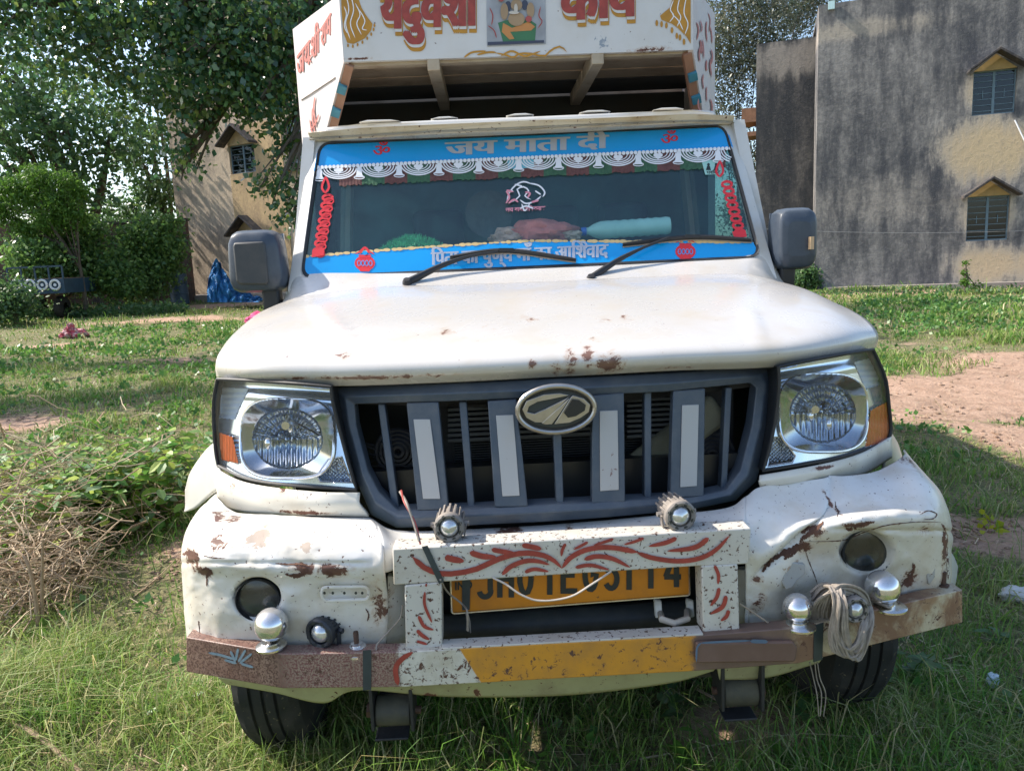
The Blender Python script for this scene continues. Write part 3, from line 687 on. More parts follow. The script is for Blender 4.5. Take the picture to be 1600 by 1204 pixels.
# behind the grille: radiator, condenser louvres, horns, duct, wiring
m = MB(); a = P(690, 800, .34); b = P(1150, 600, .34); m.box((a.x, .36, a.z-.02), (b.x, .42, b.z)); rad = m.build('radiator', plain('radiator_black', (.012, .013, .015), .6), T)
m = MB()
for k in range(44):
    z = a.z+k*.0062; m.box((a.x+.04, .347, z), (b.x-.1, .358, z+.0022))
m.build('radiator_fins', plain('fin_metal', (.045, .05, .055), .5, .3), rad, smooth=False)
for k in range(8):
    p = P(700, 632+k*8, .3); q = P(925, 622+k*8, .3); MB().box((p.x, .30, p.z-.004), (q.x, .33, p.z+.003)).build('louvre', plain('louvre_metal', (.08, .085, .085), .6) if k == 0 else bpy.data.materials['louvre_metal'], rad)
for k in range(9):
    p = P(980, 618+k*8, .3); q = P(1060, 618+k*8, .3); MB().box((p.x, .30, p.z-.003), (q.x, .33, p.z+.003)).build('louvre', bpy.data.materials['louvre_metal'], rad)
m = MB(); m.beam(P(960, 760, .30), P(1125, 635, .30), .03, .085); m.build('air_duct', paint('duct', (.20, .19, .13), chip=.08, dirtamt=.6, dirt=(.10, .09, .06), rough=.8, coat=0), T, bevel=.02)
for cx, cy in ((622, 705), (1113, 710)):
    m = MB()
    for k in range(5): c_ = P(cx, cy, .30-.006*k); m.tube([c_+Vector((math.cos(t)*(.052-.010*k), 0, math.sin(t)*(.052-.010*k))) for t in np.linspace(0, 6.283, 25)], .006, 6)
    m.lathe([(0, 0), (.05, 0), (.05, .03), (0, .03)], P(cx, cy, .31), (0, 1, 0), 24); m.build('horn', M_dark, T)
m = MB()
for k in range(9):
    a = P(580+random.uniform(-10, 50), 690+random.uniform(0, 80), .29); m.tube([a+Vector((random.uniform(-.06, .06)*i, random.uniform(-.02, .02), random.uniform(-.03, .03)*i)) for i in range(4)], .002, 5)
m.build('loom_wire', M_dark, T)
# engine-bay dark liner so nothing shows through
m = MB(); a = P(545, 830, .5); b = P(1200, 580, .5); m.box((-.72, .62, .45), (.78, .66, 1.12)); m.build('bulkhead', M_lampbk, T)
# --- bumper skin
def bowl(cx, cy, rx, ry, d, pw=3):
    def f(px, py):
        r = math.hypot((px-cx)/rx, (py-cy)/ry); return d*(1-sstep(.72, 1.08, r))
    return f
fogL = bowl(402, 935, 37, 33, .045); fogR = bowl(1353, 862, 42, 34, .045)
slotL = lambda px, py: .006*(1-sstep(.6, 1.2, max(abs(px-538)/36, abs(py-926)/11)))
def bdisp(px, py, p):
    d = fogL(px, py)+fogR(px, py)+slotL(px, py)
    d += .016*(float(vnoise(px*.022, py*.03))-.5)*(1 if px > 1150 else .35) + .004*(float(vnoise(px*.07, py*.07))-.5) + .0015*(float(vnoise(px*.2, py*.2))-.5)
    # diagonal crease of the crushed right corner
    if px > 1150:
        t = ((px-1175)*.63+(py-905)*.78); d += (.026*math.exp(-abs(t)/6))*sstep(1165, 1200, px)*(1-sstep(1300, 1340, px))
        d += .022*math.exp(-abs(px-1302)/7)*(1-sstep(790, 835, py)) + .012*math.exp(-abs(py-828-(px-1350)*.02)/3)*sstep(1290, 1320, px)
    else: d += .004*math.exp(-((py-880)/4)**2)*(1-sstep(560, 600, px))
    p = p+ (p-CAM).normalized()*0; p = p.copy(); p.y += d; return p
Lr = [
 [(338,768,.42),(343,780,.30),(372,800,.25),(430,804,.215),(500,806,.20),(578,808,.19)],
 [(315,795,.42),(315,795,.25),(350,812,.17),(425,815,.14),(500,816,.125),(590,822,.12)],
 [(298,830,.42),(292,830,.20),(330,845,.10),(415,846,.075),(492,848,.065),(598,850,.06)],
 [(292,862,.42),(284,866,.18),(322,876,.075),(402,884,.045),(482,888,.035),(600,880,.035)],
 [(292,905,.42),(286,905,.18),(325,905,.09),(402,910,.06),(482,915,.045),(604,915,.045)],
 [(296,960,.42),(290,965,.19),(328,965,.095),(402,965,.065),(482,967,.05),(606,965,.05)],
 [(302,1020,.42),(296,1020,.20),(335,1040,.11),(402,1045,.08),(482,1045,.065),(600,1045,.065)]]
g1 = grid(Lr, 90, 110); bumper = gridmesh('bumper', g1, M_bump, T, .004, bdisp, sharp=60)
Rr = [
 [(1165,775,.165),(1188,760,.18),(1240,754,.19),(1310,744,.21),(1370,737,.25),(1412,712,.30),(1413,702,.46)],
 [(1165,795,.115),(1190,785,.13),(1240,772,.15),(1315,765,.165),(1385,757,.19),(1440,740,.22),(1440,735,.46)],
 [(1165,822,.07),(1195,815,.08),(1245,802,.09),(1325,792,.105),(1400,785,.12),(1466,775,.18),(1468,770,.46)],
 [(1165,860,.04),(1200,858,.045),(1262,832,.045),(1335,816,.05),(1415,808,.08),(1478,812,.15),(1486,820,.46)],
 [(1165,905,.05),(1205,900,.06),(1262,885,.085),(1337,860,.10),(1418,855,.12),(1480,862,.17),(1487,870,.46)],
 [(1165,955,.065),(1208,952,.08),(1262,945,.11),(1340,930,.125),(1422,925,.145),(1478,920,.19),(1484,920,.46)],
 [(1165,1020,.08),(1208,1020,.09),(1262,1010,.12),(1340,1000,.14),(1420,985,.16),(1468,970,.2),(1472,970,.46)]]
g2 = grid(Rr, 90, 110); gridmesh('bumper', g2, M_bump, T, .004, bdisp, sharp=60)
Cr = [[(578,808,.19),(622,828,.17),(730,826,.16),(868,818,.155),(1010,806,.155),(1130,794,.16),(1165,775,.165)],
      [(590,822,.12),(630,840,.12),(735,836,.12),(868,828,.115),(1010,818,.115),(1130,806,.115),(1165,795,.115)],
      [(598,850,.06),(640,858,.07),(740,850,.075),(868,842,.075),(1010,834,.075),(1130,826,.07),(1165,822,.07)],
      [(600,895,.04),(640,885,.06),(740,876,.07),(868,868,.07),(1010,860,.07),(1130,858,.06),(1165,866,.045)]]
gridmesh('bumper', grid(Cr, 80, 30), M_bump, T, .004, None, sharp=60)
m = MB()
for L_, nm in (([(1222,884),(1240,878),(1259,882),(1258,896),(1246,906),(1238,918),(1228,921),(1221,908)], 'primer_patch'), ([(1452,880),(1463,876),(1461,902),(1452,914),(1448,900)], 'primer_patch')):
    yb = .062 if L_[0][0] < 1300 else .135
    m = MB(); m.prism([P(x, y, yb) for x, y in L_], .02); m.build(nm, paint('bare_primer', (.34, .35, .35), chip=.18, fine=.05, dirtamt=.6, rough=.5, coat=0), T, bevel=.002)
from mathutils.bvhtree import BVHTree
def on(*objs):
    trees = []
    for o in objs:
        wm = Matrix.Translation(o.location + (o.parent.location if o.parent else Vector()))
        trees.append(BVHTree.FromPolygons([wm @ v.co for v in o.data.vertices], [tuple(p.vertices) for p in o.data.polygons]))
    def f(px, py, e=.001):
        d = ray(px, py).normalized(); best = None
        for t in trees:
            h = t.ray_cast(CAM, d)
            if h[0] is not None and (best is None or h[3] < best[1]): best = (h[0], h[3])
        if best is None: return P(px, py, .2)
        return best[0]-d*e
    return f
bsurf = on(*[o for o in T.children if o.name.startswith('bumper')])
M_tear = paint('rust_tear_metal', (.075, .035, .025), rust=(.02, .012, .01), chip=.14, fine=.05, dirtamt=.9, dirt=(.20, .10, .06), rough=.85, coat=0, bump=.8)
def crack(L_, w, surf, name='rust_tear', jit=.5, mat=None, e=.0016):
    c = curve([tuple(p) for p in L_], max(10, int(len(L_)*9))); ws = []; n = len(c)
    for i in range(n):
        t = i/(n-1); k = math.sin(math.pi*min(1, max(0, t)))**.45; ws.append(max(.35, w*k*(1+jit*random.uniform(-1, 1))))
    c = [(x+random.uniform(-.5, .5)*min(2, w*.25), y+random.uniform(-.5, .5)*min(2, w*.25)) for x, y in c]
    m = MB(); ribbon(m, c, ws, surf, e); m.build(name, mat or M_tear, T, fix=False, smooth=False)
Z4 = lambda L_: [(1150+a/4, 780+b/4) for a, b in L_]; Z1 = lambda L_: [(270+a/4, 780+b/4) for a, b in L_]
crack(Z4([(165,455),(200,400),(260,355),(330,320),(390,290),(430,300)]), 8, bsurf); crack(Z4([(300,370),(350,335),(400,300),(440,285)]), 9, bsurf)
crack(Z4([(400,265),(425,235),(470,210),(500,185),(550,135)]), 7, bsurf); crack(Z4([(680,150),(700,185),(760,175),(820,150),(870,138)]), 6, bsurf)
crack(Z4([(430,262),(560,262),(680,252),(800,205),(950,160),(1150,140),(1280,142)]), 1.6, bsurf, 'body_crack'); crack(Z4([(1285,150),(1305,190),(1300,260),(1318,330),(1325,420),(1325,500)]), 5, bsurf)
crack(Z4([(1105,395),(1112,430),(1090,480),(1050,520),(1020,560)]), 5.5, bsurf); crack(Z4([(1150,95),(1200,70),(1255,90),(1230,120),(1170,125)]), 1.8, bsurf, 'body_crack'); crack(Z4([(620,10),(625,50),(640,75),(630,110)]), 2.2, bsurf, 'body_crack')
crack(Z4([(430,300),(450,370),(490,470),(515,550)]), 1.1, bsurf, 'body_crack')
crack(Z1([(180,445),(205,430),(240,455),(215,475),(212,545)]), 4, bsurf); crack(Z1([(60,345),(95,335),(140,350),(160,385)]), 7, bsurf); crack(Z1([(190,350),(260,365),(330,368)]), 1.6, bsurf, 'body_crack')
crack(Z1([(640,398),(720,405),(800,402),(860,420)]), 3, bsurf); crack(Z1([(700,465),(760,480),(800,470),(830,440),(790,420)]), 7, bsurf); crack(Z1([(940,470),(960,455),(990,470),(960,490)]), 3.5, bsurf); crack(Z1([(1205,680),(1225,720),(1215,760)]), 2.4, bsurf, 'body_crack')
hsurf = on(hood)
crack([(565,580),(600,578),(640,579),(678,578)], 2.0, hsurf, jit=.7); crack([(548,583),(590,585),(640,584),(700,583)], 1.6, hsurf, jit=.8); crack([(495,590),(520,586),(532,589)], 2.5, hsurf)
# inner returns either side of the centre opening
m = MB(); m.prism([P(606, 900, .06), P(640, 900, .10), P(650, 1030, .12), P(604, 1040, .07)], .02); m.build('opening_edge', M_bump, T); m = MB(); m.prism([P(1140, 890, .1), P(1170, 890, .06), P(1172, 1020, .08), P(1140, 1010, .12)], .02); m.build('opening_edge', M_bump, T)
# fog lamps
for cx, cy, rx, ry, f in ((403, 936, 33, 29, fogL), (1355, 862, 37, 29, fogR)):
    y0 = (.055 if cx < 800 else .112)
    m = MB(); c_ = P(cx, cy, y0+.02); r = (P(cx+rx, cy, y0+.02)-c_).length
    m.lathe([(r*1.08, -.004), (r*1.02, -.008), (r*.98, .004), (r*.98, .03), (0, .03)], c_, (0, 1, 0), 40); fl = m.build('fog_lamp', M_lampbk, T)
    m = MB(); m.lathe([(0, -.006), (r*.5, -.005), (r*.98, .002)], c_, (0, 1, 0), 40); m.build('fog_glass', M_fog, fl)
    m = MB(); m.lathe([(0, .028), (r*.5, .024), (r*.95, .008)], c_, (0, 1, 0), 40); m.build('fog_reflector', M_chromed, fl)
m = MB()
for x in (507, 520, 538, 556, 566): disc(m, x, 926, 2.2, 2.4, vplane(.03), 0, 10)
m.build('bolt_hole', M_ink, T, fix=False)
m = MB(); pp = rr([(502, 917), (575, 916), (577, 936), (504, 938)], 9); m.tube([P(x, y, .034) for x, y in pp+[pp[0]]], .0035, 6); m.build('pressed_slot', M_bump, T)
# lower valance
vr = [[(340,1058,.16),(420,1068,.09),(500,1070,.07),(580,1070,.07),(700,1060,.07),(868,1050,.07),(1040,1040,.07),(1120,1040,.08)],
      [(352,1068,.17),(430,1082,.10),(505,1098,.09),(560,1078,.08),(700,1088,.09),(880,1086,.09),(1040,1068,.09),(1115,1048,.09)]]
gridmesh('valance', grid(vr, 90, 8), M_val, T, .006)
vr = [[(1120,1040,.08),(1200,1035,.10),(1290,1020,.13)], [(1125,1062,.09),(1200,1058,.11),(1280,1035,.14)]]
gridmesh('valance', grid(vr, 30, 6), M_val, T, .006)
# --- steel bull bar
def yr(px): return .0 + (.10*max(0, (442-px))/150 if px < 442 else (.13*max(0, px-1247)/257))
def rail(name, pts, mat):
    """pts: (px, ytop, ybot)"""
    m = MB(); n = len(pts); A = [P(x, a, yr(x)) for x, a, b in pts]; B = [P(x, b, yr(x)) for x, a, b in pts]
    off = Vector((0, .040, 0)); V = A+B+[v+off for v in A]+[v+off for v in B]; Fc = []
    for i in range(n-1): Fc += [(i, n+i, n+i+1, i+1), (i, i+1, 2*n+i+1, 2*n+i), (n+i, 3*n+i, 3*n+i+1, n+i+1), (2*n+i, 2*n+i+1, 3*n+i+1, 3*n+i)]
    Fc += [(0, 2*n, 3*n, n), (n-1, 2*n-1, 4*n-1, 3*n-1)]
    m.add(V, Fc); return m.build(name, mat, T, bevel=.002)
X_ = lambda px: P(px, 1040, 0).x
def rail_mat():
    q = N('bull_bar_paint'); co = q.coord(); sp = q.n('SeparateXYZ', i={0: co}); x, z = sp.outputs[0], sp.outputs[2]
    mid = q.noise(14, 8, .7, vec=co); fin = q.noise(230, 5, .65, vec=co); det = q.noise(60, 9, .75, vec=co, dist=.5); big = q.noise(4, 5, .6, vec=co)
    zc = P(700, 1040, 0).z
    xs_ = q.math('ADD', x, q.math('MULTIPLY', q.math('SUBTRACT', z, zc), .52))           # slanted boundary
    wob = q.math('MULTIPLY', q.math('SUBTRACT', det, .5), .05)
    st = lambda v, a, w=.0015: q.ramp(v, a-w, a+w)
    rustb = q.mix(q.ramp(mid, .35, .65), (.30, .20, .15), (.17, .09, .07)); rustb = q.mix(q.ramp(fin, .48, .56), rustb, (.09, .045, .035))
    purple = q.mix(q.ramp(fin, .46, .54), (.16, .06, .06), (.30, .22, .17)); rustb = q.mix(q.math('MULTIPLY', st(x, X_(440), .02), q.ramp(big, .3, .6)), rustb, purple)
    white = q.mix(q.ramp(mid, .35, .7), (.62, .59, .52), (.46, .42, .33)); ochre = q.mix(q.ramp(mid, .35, .75), (.58, .26, .025), (.42, .20, .04)); brown = q.mix(mid, (.10, .06, .048), (.20, .13, .10)); tan = q.mix(q.ramp(mid, .38, .60), (.48, .42, .30), (.30, .19, .11)); tan = q.mix(q.ramp(q.noise(5, 8, .7, vec=co, dist=.6), .5, .62), tan, (.20, .11, .07))
    c = q.mix(st(q.math('ADD', x, wob), X_(624), .004), rustb, white); c = q.mix(st(xs_, X_(734)), c, ochre); c = q.mix(st(q.math('ADD', x, wob), X_(1082), .010), c, brown); c = q.mix(st(q.math('ADD', x, wob), X_(1235), .02), c, tan)
    notb = q.math('SUBTRACT', 1.0, q.math('MULTIPLY', st(x, X_(1080)), q.math('SUBTRACT', 1.0, st(x, X_(1240)))))
    heavy = q.math('MULTIPLY', st(x, X_(624), .01), q.math('SUBTRACT', 1.0, st(xs_, X_(734)))); thr = q.math('SUBTRACT', .585, q.math('MULTIPLY', heavy, .06))
    spots = q.math('MULTIPLY', q.n('MapRange', i={0: q.math('ADD', det, q.math('MULTIPLY', q.math('SUBTRACT', big, .5), .25)), 1: thr, 2: q.math('ADD', thr, .03)}).outputs[0], notb)
    c = q.mix(spots, c, q.mix(fin, (.05, .025, .018), (.16, .08, .05)))
    q.bsdf(c, q.math('ADD', .45, q.math('MULTIPLY', spots, .4), True), 0, q.bump(q.math('SUBTRACT', mid, q.math('MULTIPLY', spots, .7)), .35, .004)); return q.m
M_rail = rail_mat()
rail('bull_bar_rail', [(291,995,1049),(442,1021,1075),(632,1018,1073),(900,1003,1058),(1085,993,1048),(1247,980,1036),(1504,921,972)], M_rail)
vp0 = vplane(0)
# welded brown plate
m = MB(); m.prism([vp0(x, y, .012) for x, y in rr([(1088,1004),(1240,1002),(1247,1012),(1243,1034),(1088,1036)], 4)], .012); m.build('welded_plate', M_weld, T, bevel=.004)
m = MB(); brush(m, [(1088, 1034), (1089, 1012), (1095, 1004)], 3, vp0, .0135, 8); brush(m, [(1093, 1004), (1130, 1002), (1175, 1000)], 3.4, vp0, .0137, 8); brush(m, [(1172, 1001), (1200, 1002)], 6, vp0, .0141, 8); m.build('blue_paint_mark', plain('blue_mark', (.10, .16, .24), .5, var=.3), T, fix=False)
# white rail lip under the plate opening
m = MB(); m.prism([P(690, 1014, .0)+Vector((0, .001, .0025)), P(1099, 991.5, .0)+Vector((0, .001, .0025)), P(1099, 991.5, .0)+Vector((0, .040, .0025)), P(690, 1014, .0)+Vector((0, .040, .0025))], Vector((0, 0, -.004))); m.build('rail_lip', M_guard, T, bevel=.001)
# upper bar and legs as one welded frame
yu = .018
m = MB()
m.prism([P(613, 857, yu), P(1174, 825, yu), P(1170, 881, yu), P(1095, 884, yu), P(690, 909, yu), P(615, 914, yu)], .058)
m.prism([P(632, 914.5, yu-.002), P(690, 909, yu-.002), P(691, 1011, yu-.002), P(634, 1018, yu-.002)], .055)
m.prism([P(1096, 884, yu-.002), P(1153, 881, yu-.002), P(1156, 984, yu-.002), P(1099, 990, yu-.002)], .055)
guard = m.build('bull_bar', M_guard, T, bevel=.003)
up_ = vplane(yu-.002); lp_ = vplane(yu-.002)
m = MB()
Z2 = lambda L_: [(600+a/4, 780+b/4) for a, b in L_]; Z3 = lambda L_: [(900+a/4, 780+b/4) for a, b in L_]
E_ = .0015
def bst(L_, w, tp=(.15, .5)): brush(m, L_, w, up_, E_+.0002*(len(m.F) % 7), 18, tp)
bst(Z2([(175,355),(260,430),(380,465),(560,440),(720,370),(860,335),(980,345),(1060,380),(1112,430)]), 8.5, (.06, .35))
bst(Z2([(1112,430),(1170,360),(1280,310),(1420,300),(1590,330)]), 8, (.3, .1)); bst(Z3([(380,330),(480,365),(640,385),(780,365),(880,310),(960,225)]), 7.5, (.15, .4))
bst(Z2([(380,360),(440,375),(500,385)]), 10); bst(Z2([(535,330),(620,355),(700,358)]), 9); bst(Z2([(672,312),(740,325),(820,335)]), 7.5); bst(Z2([(862,285),(920,295),(985,310)]), 8, (.2, .3))
bst(Z2([(1135,275),(1115,315),(1108,355)]), 5); bst(Z2([(1275,265),(1230,290),(1185,312)]), 4.5); bst(Z2([(1435,245),(1380,265),(1310,285)]), 4.5)
bst(Z2([(738,472),(790,420),(880,385),(960,385),(1035,408)]), 7.5, (.2, .5)); bst(Z2([(880,455),(940,435),(1030,450)]), 6)
bst(Z2([(1250,375),(1330,355),(1430,370),(1540,425)]), 7.5); bst(Z2([(1195,425),(1290,410),(1410,440)]), 6)
bst(Z3([(630,240),(560,270),(455,292)]), 7); bst(Z3([(830,240),(740,300),(570,322)]), 8, (.15, .6)); bst(Z3([(425,240),(370,262),(300,282)]), 4.5)
bst(Z2([(255,575),(255,660),(300,770)]), 4.6, (.3, .3)); bst(Z2([(215,725),(250,790),(310,815)]), 5.5); bst(Z2([(205,815),(240,850),(285,875)]), 6); bst(Z2([(205,885),(240,895),(270,905)]), 4.5); bst(Z2([(265,525),(262,545)]), 3)
bst(Z3([(865,410),(890,470),(888,530)]), 5.5); bst(Z3([(895,550),(880,610),(840,665)]), 6); bst(Z3([(940,600),(915,670),(840,715)]), 7); bst(Z3([(955,690),(940,730),(905,758)]), 6)
m.build('painted_scroll', M_pred, guard, fix=False, smooth=False)
m = MB(); brush(m, [(645, 1018), (627, 1030), (618, 1045), (622, 1070)], 8, vp0, .0016, 14, (.3, .1)); m.build('red_paint_mark', M_pred, T, fix=False, smooth=False)
wl = Plane(P(300, 1000, yr(300)), P(430, 1020, yr(430)), P(300, 1040, yr(300)))
m = MB()
for L_ in ([(325,1019),(345,1023),(368,1030)], [(372,1012),(368,1032)], [(360,1016),(368,1034)], [(384,1014),(372,1034)], [(394,1020),(374,1036)], [(350,1030),(370,1036)], [(396,1042),(376,1036)]): brush(m, L_, 4, wl, .0015+.0002*len(m.F)/14, 8)
m.build('blue_flower_mark', plain('blue_flower', (.13, .20, .25), .6, var=.35, sc=60), T, fix=False, smooth=False)
# dark tape wraps
MT = plain('dark_tape', (.035, .05, .055), .5, var=.25, sc=40)
def tape(a, surf, e=.0022): m = MB(); m.prism([surf(x, y, e) for x, y in a], .0015); m.build('tape_wrap', MT, T, smooth=False)
tape([(567,1016),(580,1015),(580,1077),(567,1078)], vp0); tape([(659,854),(668,852),(694,908),(686,912)], up_, .003)
vR = Plane(P(1260, 980, yr(1260)), P(1500, 925, yr(1500)), P(1260, 1030, yr(1260)))
tape([(1272,977),(1287,972),(1285,1030),(1271,1034)], vR)
# --- number plate
ypl = .10; pl = vplane(ypl)
m = MB(); m.prism([pl(x, y) for x, y in rr([(703, 869), (1075, 845), (1078, 929), (706, 958)], 5)], .006); plate = m.build('number_plate', M_plate, T, bevel=.0015)
m = MB(); m.tube([pl(x, y, .002) for x, y in rr([(703, 869), (1075, 845), (1078, 929), (706, 958)], 5)]+[pl(703, 874, .002)], .0025, 6); m.build('plate_rim', M_chromed, plate)
m = MB()
def glyph(st, w=8.5):
    for L_ in st: ribbon(m, L_, w, pl, .0015+.00025*(len(m.F) % 5))
def let(ch, x, yb, h=58, wd=26):
    a, b, c, d = x, x+wd, yb-h, yb; k = 4
    arc = lambda cx, cy, rx, ry, t0, t1: [(cx+rx*math.cos(R(t)), cy+ry*math.sin(R(t))) for t in np.linspace(t0, t1, 12)]
    Z_ = {'J': [[(b-k, c), (b-k, d-14)]+arc(x+wd/2+1, d-13, wd/2-4, 10, 0, 170)], 'H': [[(a+k, c), (a+k, d)], [(b-k, c), (b-k, d)], [(a, yb-h/2), (b, yb-h/2)]],
          '0': [arc((a+b)/2, yb-h/2, wd/2-k, h/2-k, 0, 360)], '1': [[(x+wd/2, c), (x+wd/2, d)]], 'E': [[(a+k, c), (a+k, d)], [(a, c+k), (b, c+k)], [(a, yb-h/2), (b-4, yb-h/2)], [(a, d-k), (b, d-k)]],
          'G': [arc((a+b)/2, yb-h/2, wd/2-k, h/2-k, 320, 30)[::-1] if 0 else [(q[0], q[1]) for q in [((a+b)/2+(wd/2-k)*math.cos(R(t)), yb-h/2+(h/2-k)*math.sin(R(t))) for t in np.linspace(-40, -320, 14)]]+[(b-k, yb-h/2+2), (x+wd/2, yb-h/2+2)]],
          '5': [[(b, c+k), (a+k, c+k), (a+k, yb-h/2-3)], [((a+b)/2+(wd/2-k)*math.cos(R(t)), yb-h*.32+(h*.32-k)*math.sin(R(t))) for t in np.linspace(-140, 150, 14)]], '4': [[(b-7, d), (b-7, c)], [(b-7, c), (a+2, d-16)], [(a, d-16), (b, d-16)]]}
    glyph(Z_[ch])
for ch, x in zip('JH01EG5114', (744, 777, 808, 846, 876, 910, 942, 970, 1004, 1038)): let(ch, x, 935-(x-744)*.062+(0))
text(m, 'IND', 711, 738, 921, 919, 17, pl, .0016, .03)
m.build('plate_lettering', M_ink, plate, fix=False, smooth=False)
tape([(722,906),(735,905),(734,952),(722,953)], vplane(ypl-.004), .001)
# pipe, hook, cables in the opening
m = MB(); m.tube([P(640, 985, .20), P(1150, 955, .20)], .034, 20); m.build('cross_tube', dusty('dark_tube', (.03, .035, .04), (.10, .10, .08), .5), T)
m = MB(); m.box((-.46, .26, .38), (.52, .30, .95)); m.build('crossmember', M_lampbk, T)
m = MB(); m.tube([P(1032, 958, .12), P(1034, 967, .07), P(1054, 973, .06), P(1074, 966, .07), P(1074, 954, .12)], .0075, 10)
m.build('tow_hook', plain('pale_hook', (.55, .48, .40), .5, var=.2), T)
for x in (1022, 1072): m = MB(); m.prism([P(x, 936, .14), P(x+12, 938, .13), P(x+14, 964, .11), P(x+2, 966, .12)], .012); m.build('hook_bracket', M_trim, T, bevel=.003)
def cable(name, L_, r, mat, lab=None, par=T):
    m = MB(); m.tube([P(*q) for q in curve(L_, 40)], r, 6); return m.build(name, mat, par, label=lab)
cable('cable', [(770,902,.015),(790,912,.0),(815,929,-.01),(845,938,-.012),(890,932,-.012),(925,912,-.008),(955,892,.012)], .0022, plain('pale_cable', (.50, .44, .38), .6))
cable('cable', [(688,905,.012),(700,925,.05),(722,943,.06),(730,955,.02),(731,985,.03)], .0022, M_wire2)
cable('cable', [(625,768,.12),(635,785,.05),(645,812,.03),(655,845,.01)], .0030, M_wire2); cable('cable', [(627,766,.118),(632,785,.052),(648,815,.028),(657,850,.008)], .0022, plain('red_wire', (.35, .06, .05), .6))
cable('cable', [(629,945,.03),(625,965,.03),(608,985,.03),(590,1005,.02),(588,1016,.01)], .002, M_wire2)
cable('cable', [(1155,942,.03),(1175,955,.03),(1200,972,.03)], .0022, M_wire)
m = MB()
for k in range(3): m.tube([P(728+k, 955, .095), P(730+2*k, 970, .09), P(729+3*k, 984+k*2, .09)], .0016, 5)
m.build('frayed_wire', M_wire2, T)
# --- wipers
def wiper(piv, arm, blade):
    root = None
    m = MB(); p = P(*piv); m.lathe([(0, .03), (.010, .03), (.014, .022), (.016, 0), (.018, -.02)], p, (0, -.5, .85), 16); root = m.build('wiper', M_dark, T)
    m = MB(); m.lathe([(.034, -.012), (.030, -.004), (.016, 0)], p, (0, -.25, 1), 20); m.build('wiper_boss', M_hood, root)
    pts = [P(piv[0], piv[1]-8, piv[2])]+[WS(x, y, e) for x, y, e in arm]
    m = MB(); m.tube(curve([tuple(q) for q in pts], 16), [.0125-.0080*min(1, i/11) for i in range(17)], 8); m.build('wiper_arm', M_black, root)
    m = MB(); bl = [WS(x, y, .020) for x, y in blade]
    m.tube(curve([tuple(q) for q in bl], 24), [.003+.004*math.sin(math.pi*i/24)**.5 for i in range(25)], 6)
    bl = [WS(x, y+3, .013) for x, y in blade]; m.tube(curve([tuple(q) for q in bl], 24), .003, 6); m.build('wiper_blade', M_black, root)
    m = MB(); bl = [WS(x, y+5, .012) for x, y in blade]; m.tube(curve([tuple(q) for q in bl], 24), .0022, 6); m.build('wiper_rubber', M_wire, root)
    m = MB(); a = WS(blade[1][0]-10, blade[1][1]-1, .024); b = WS(blade[1][0]+12, blade[1][1]-1, .024); m.beam(a, b, .012, .010); m.build('blade_clip', M_dark, root)
wiper((637, 449, .90), [(690, 415, .045), (735, 400, .035), (778, 393, .026)], [(703, 401), (790, 391), (900, 405)])
wiper((923, 443, .90), [(965, 407, .045), (1005, 387, .035), (1046, 371, .026)], [(973, 381), (1080, 370), (1174, 374)])
m = MB(); m.lathe([(.0, .010), (.006, .009), (.009, 0)], P(837, 473, .62), (0, -.2, 1), 12); m.tube([P(837, 473, .62), P(828, 474, .61)], .003, 6); m.build('washer_nozzle', M_black, T)
# seams beside the cowl
for L_ in ([(482,440,1.0),(480,456,.955),(473,468,.93)], [(1177,408,1.0),(1182,432,.95),(1190,447,.925)]):
    m = MB(); m.tube([P(x, y, z-.004) for x, y, z in curve(L_, 12)], .0022, 6); m.build('panel_seam', M_gutter, T)
# --- mirrors
def mirror(cx, cy, w, h, y, s, arm):
    c = P(cx, cy, y); W_ = (P(cx+w/2, cy, y)-c).length; H_ = (P(cx, cy+h/2, y)-c).length
    V = []; n = 32; prof = [(-.065, .55, .1), (-.06, .80, .3), (-.05, .92, 0), (-.02, 1.0, 0), (.02, 1.0, 0), (.045, .97, 0), (.05, .90, 0)]
    m = MB(); rings = []
    for (dy, k, _) in prof:
        for i in range(n):
            t = 2*math.pi*i/n; co, si = math.cos(t), math.sin(t); q = (abs(co)**5+abs(si)**5)**(-1/5)
            zz = si*q*H_*k*(1.0 if si > 0 else .98); xx = co*q*W_*k*(1-.06*(si*q if s < 0 else 0))
            V.append(c+Vector((xx, dy*.9+.0*zz, zz)))
    Fc = [(r*n+i, r*n+(i+1) % n, (r+1)*n+(i+1) % n, (r+1)*n+i) for r in range(len(prof)-1) for i in range(n)]+[tuple(range(n)), tuple((len(prof)-1)*n+i for i in range(n))[::-1]]
    m.add(V, Fc); mr = m.build('mirror', M_mirror, T, bevel=.006)
    # recessed dark panel on the shell
    if s < 0:
        m = MB(); m.prism([c+Vector((a*W_, -.064, b*H_)) for a, b in ((-.66, .50), (-.60, .62), (.45, .62), (.5, .5), (.5, -.62), (.42, -.74), (-.55, -.70), (-.66, -.58))], .02); m.build('shell_panel', dusty('shell_dark', (.035, .04, .045), (.12, .11, .10), .3), mr, bevel=.006)
    else:
        m = MB(); m.box((c.x+W_*.42, c.y-.075, c.z-.035), (c.x+W_*.60, c.y-.058, c.z+.005)); m.build('paper_tag', plain('tan_paper', (.55, .38, .22), .7), mr)
    m = MB(); m.prism([c+Vector((a*W_*.88, .040, b*H_*.88)) for a, b in ((-1, -1), (1, -1), (1, 1), (-1, 1))], .006); m.build('mirror_glass', M_chrome, mr)
    m = MB(); m.beam(P(*arm[0]), P(*arm[1]), .05, .055); m.beam(P(*arm[1]), P(*arm[2]), .07, .06); m.build('mirror_arm', M_black, mr, bevel=.008)
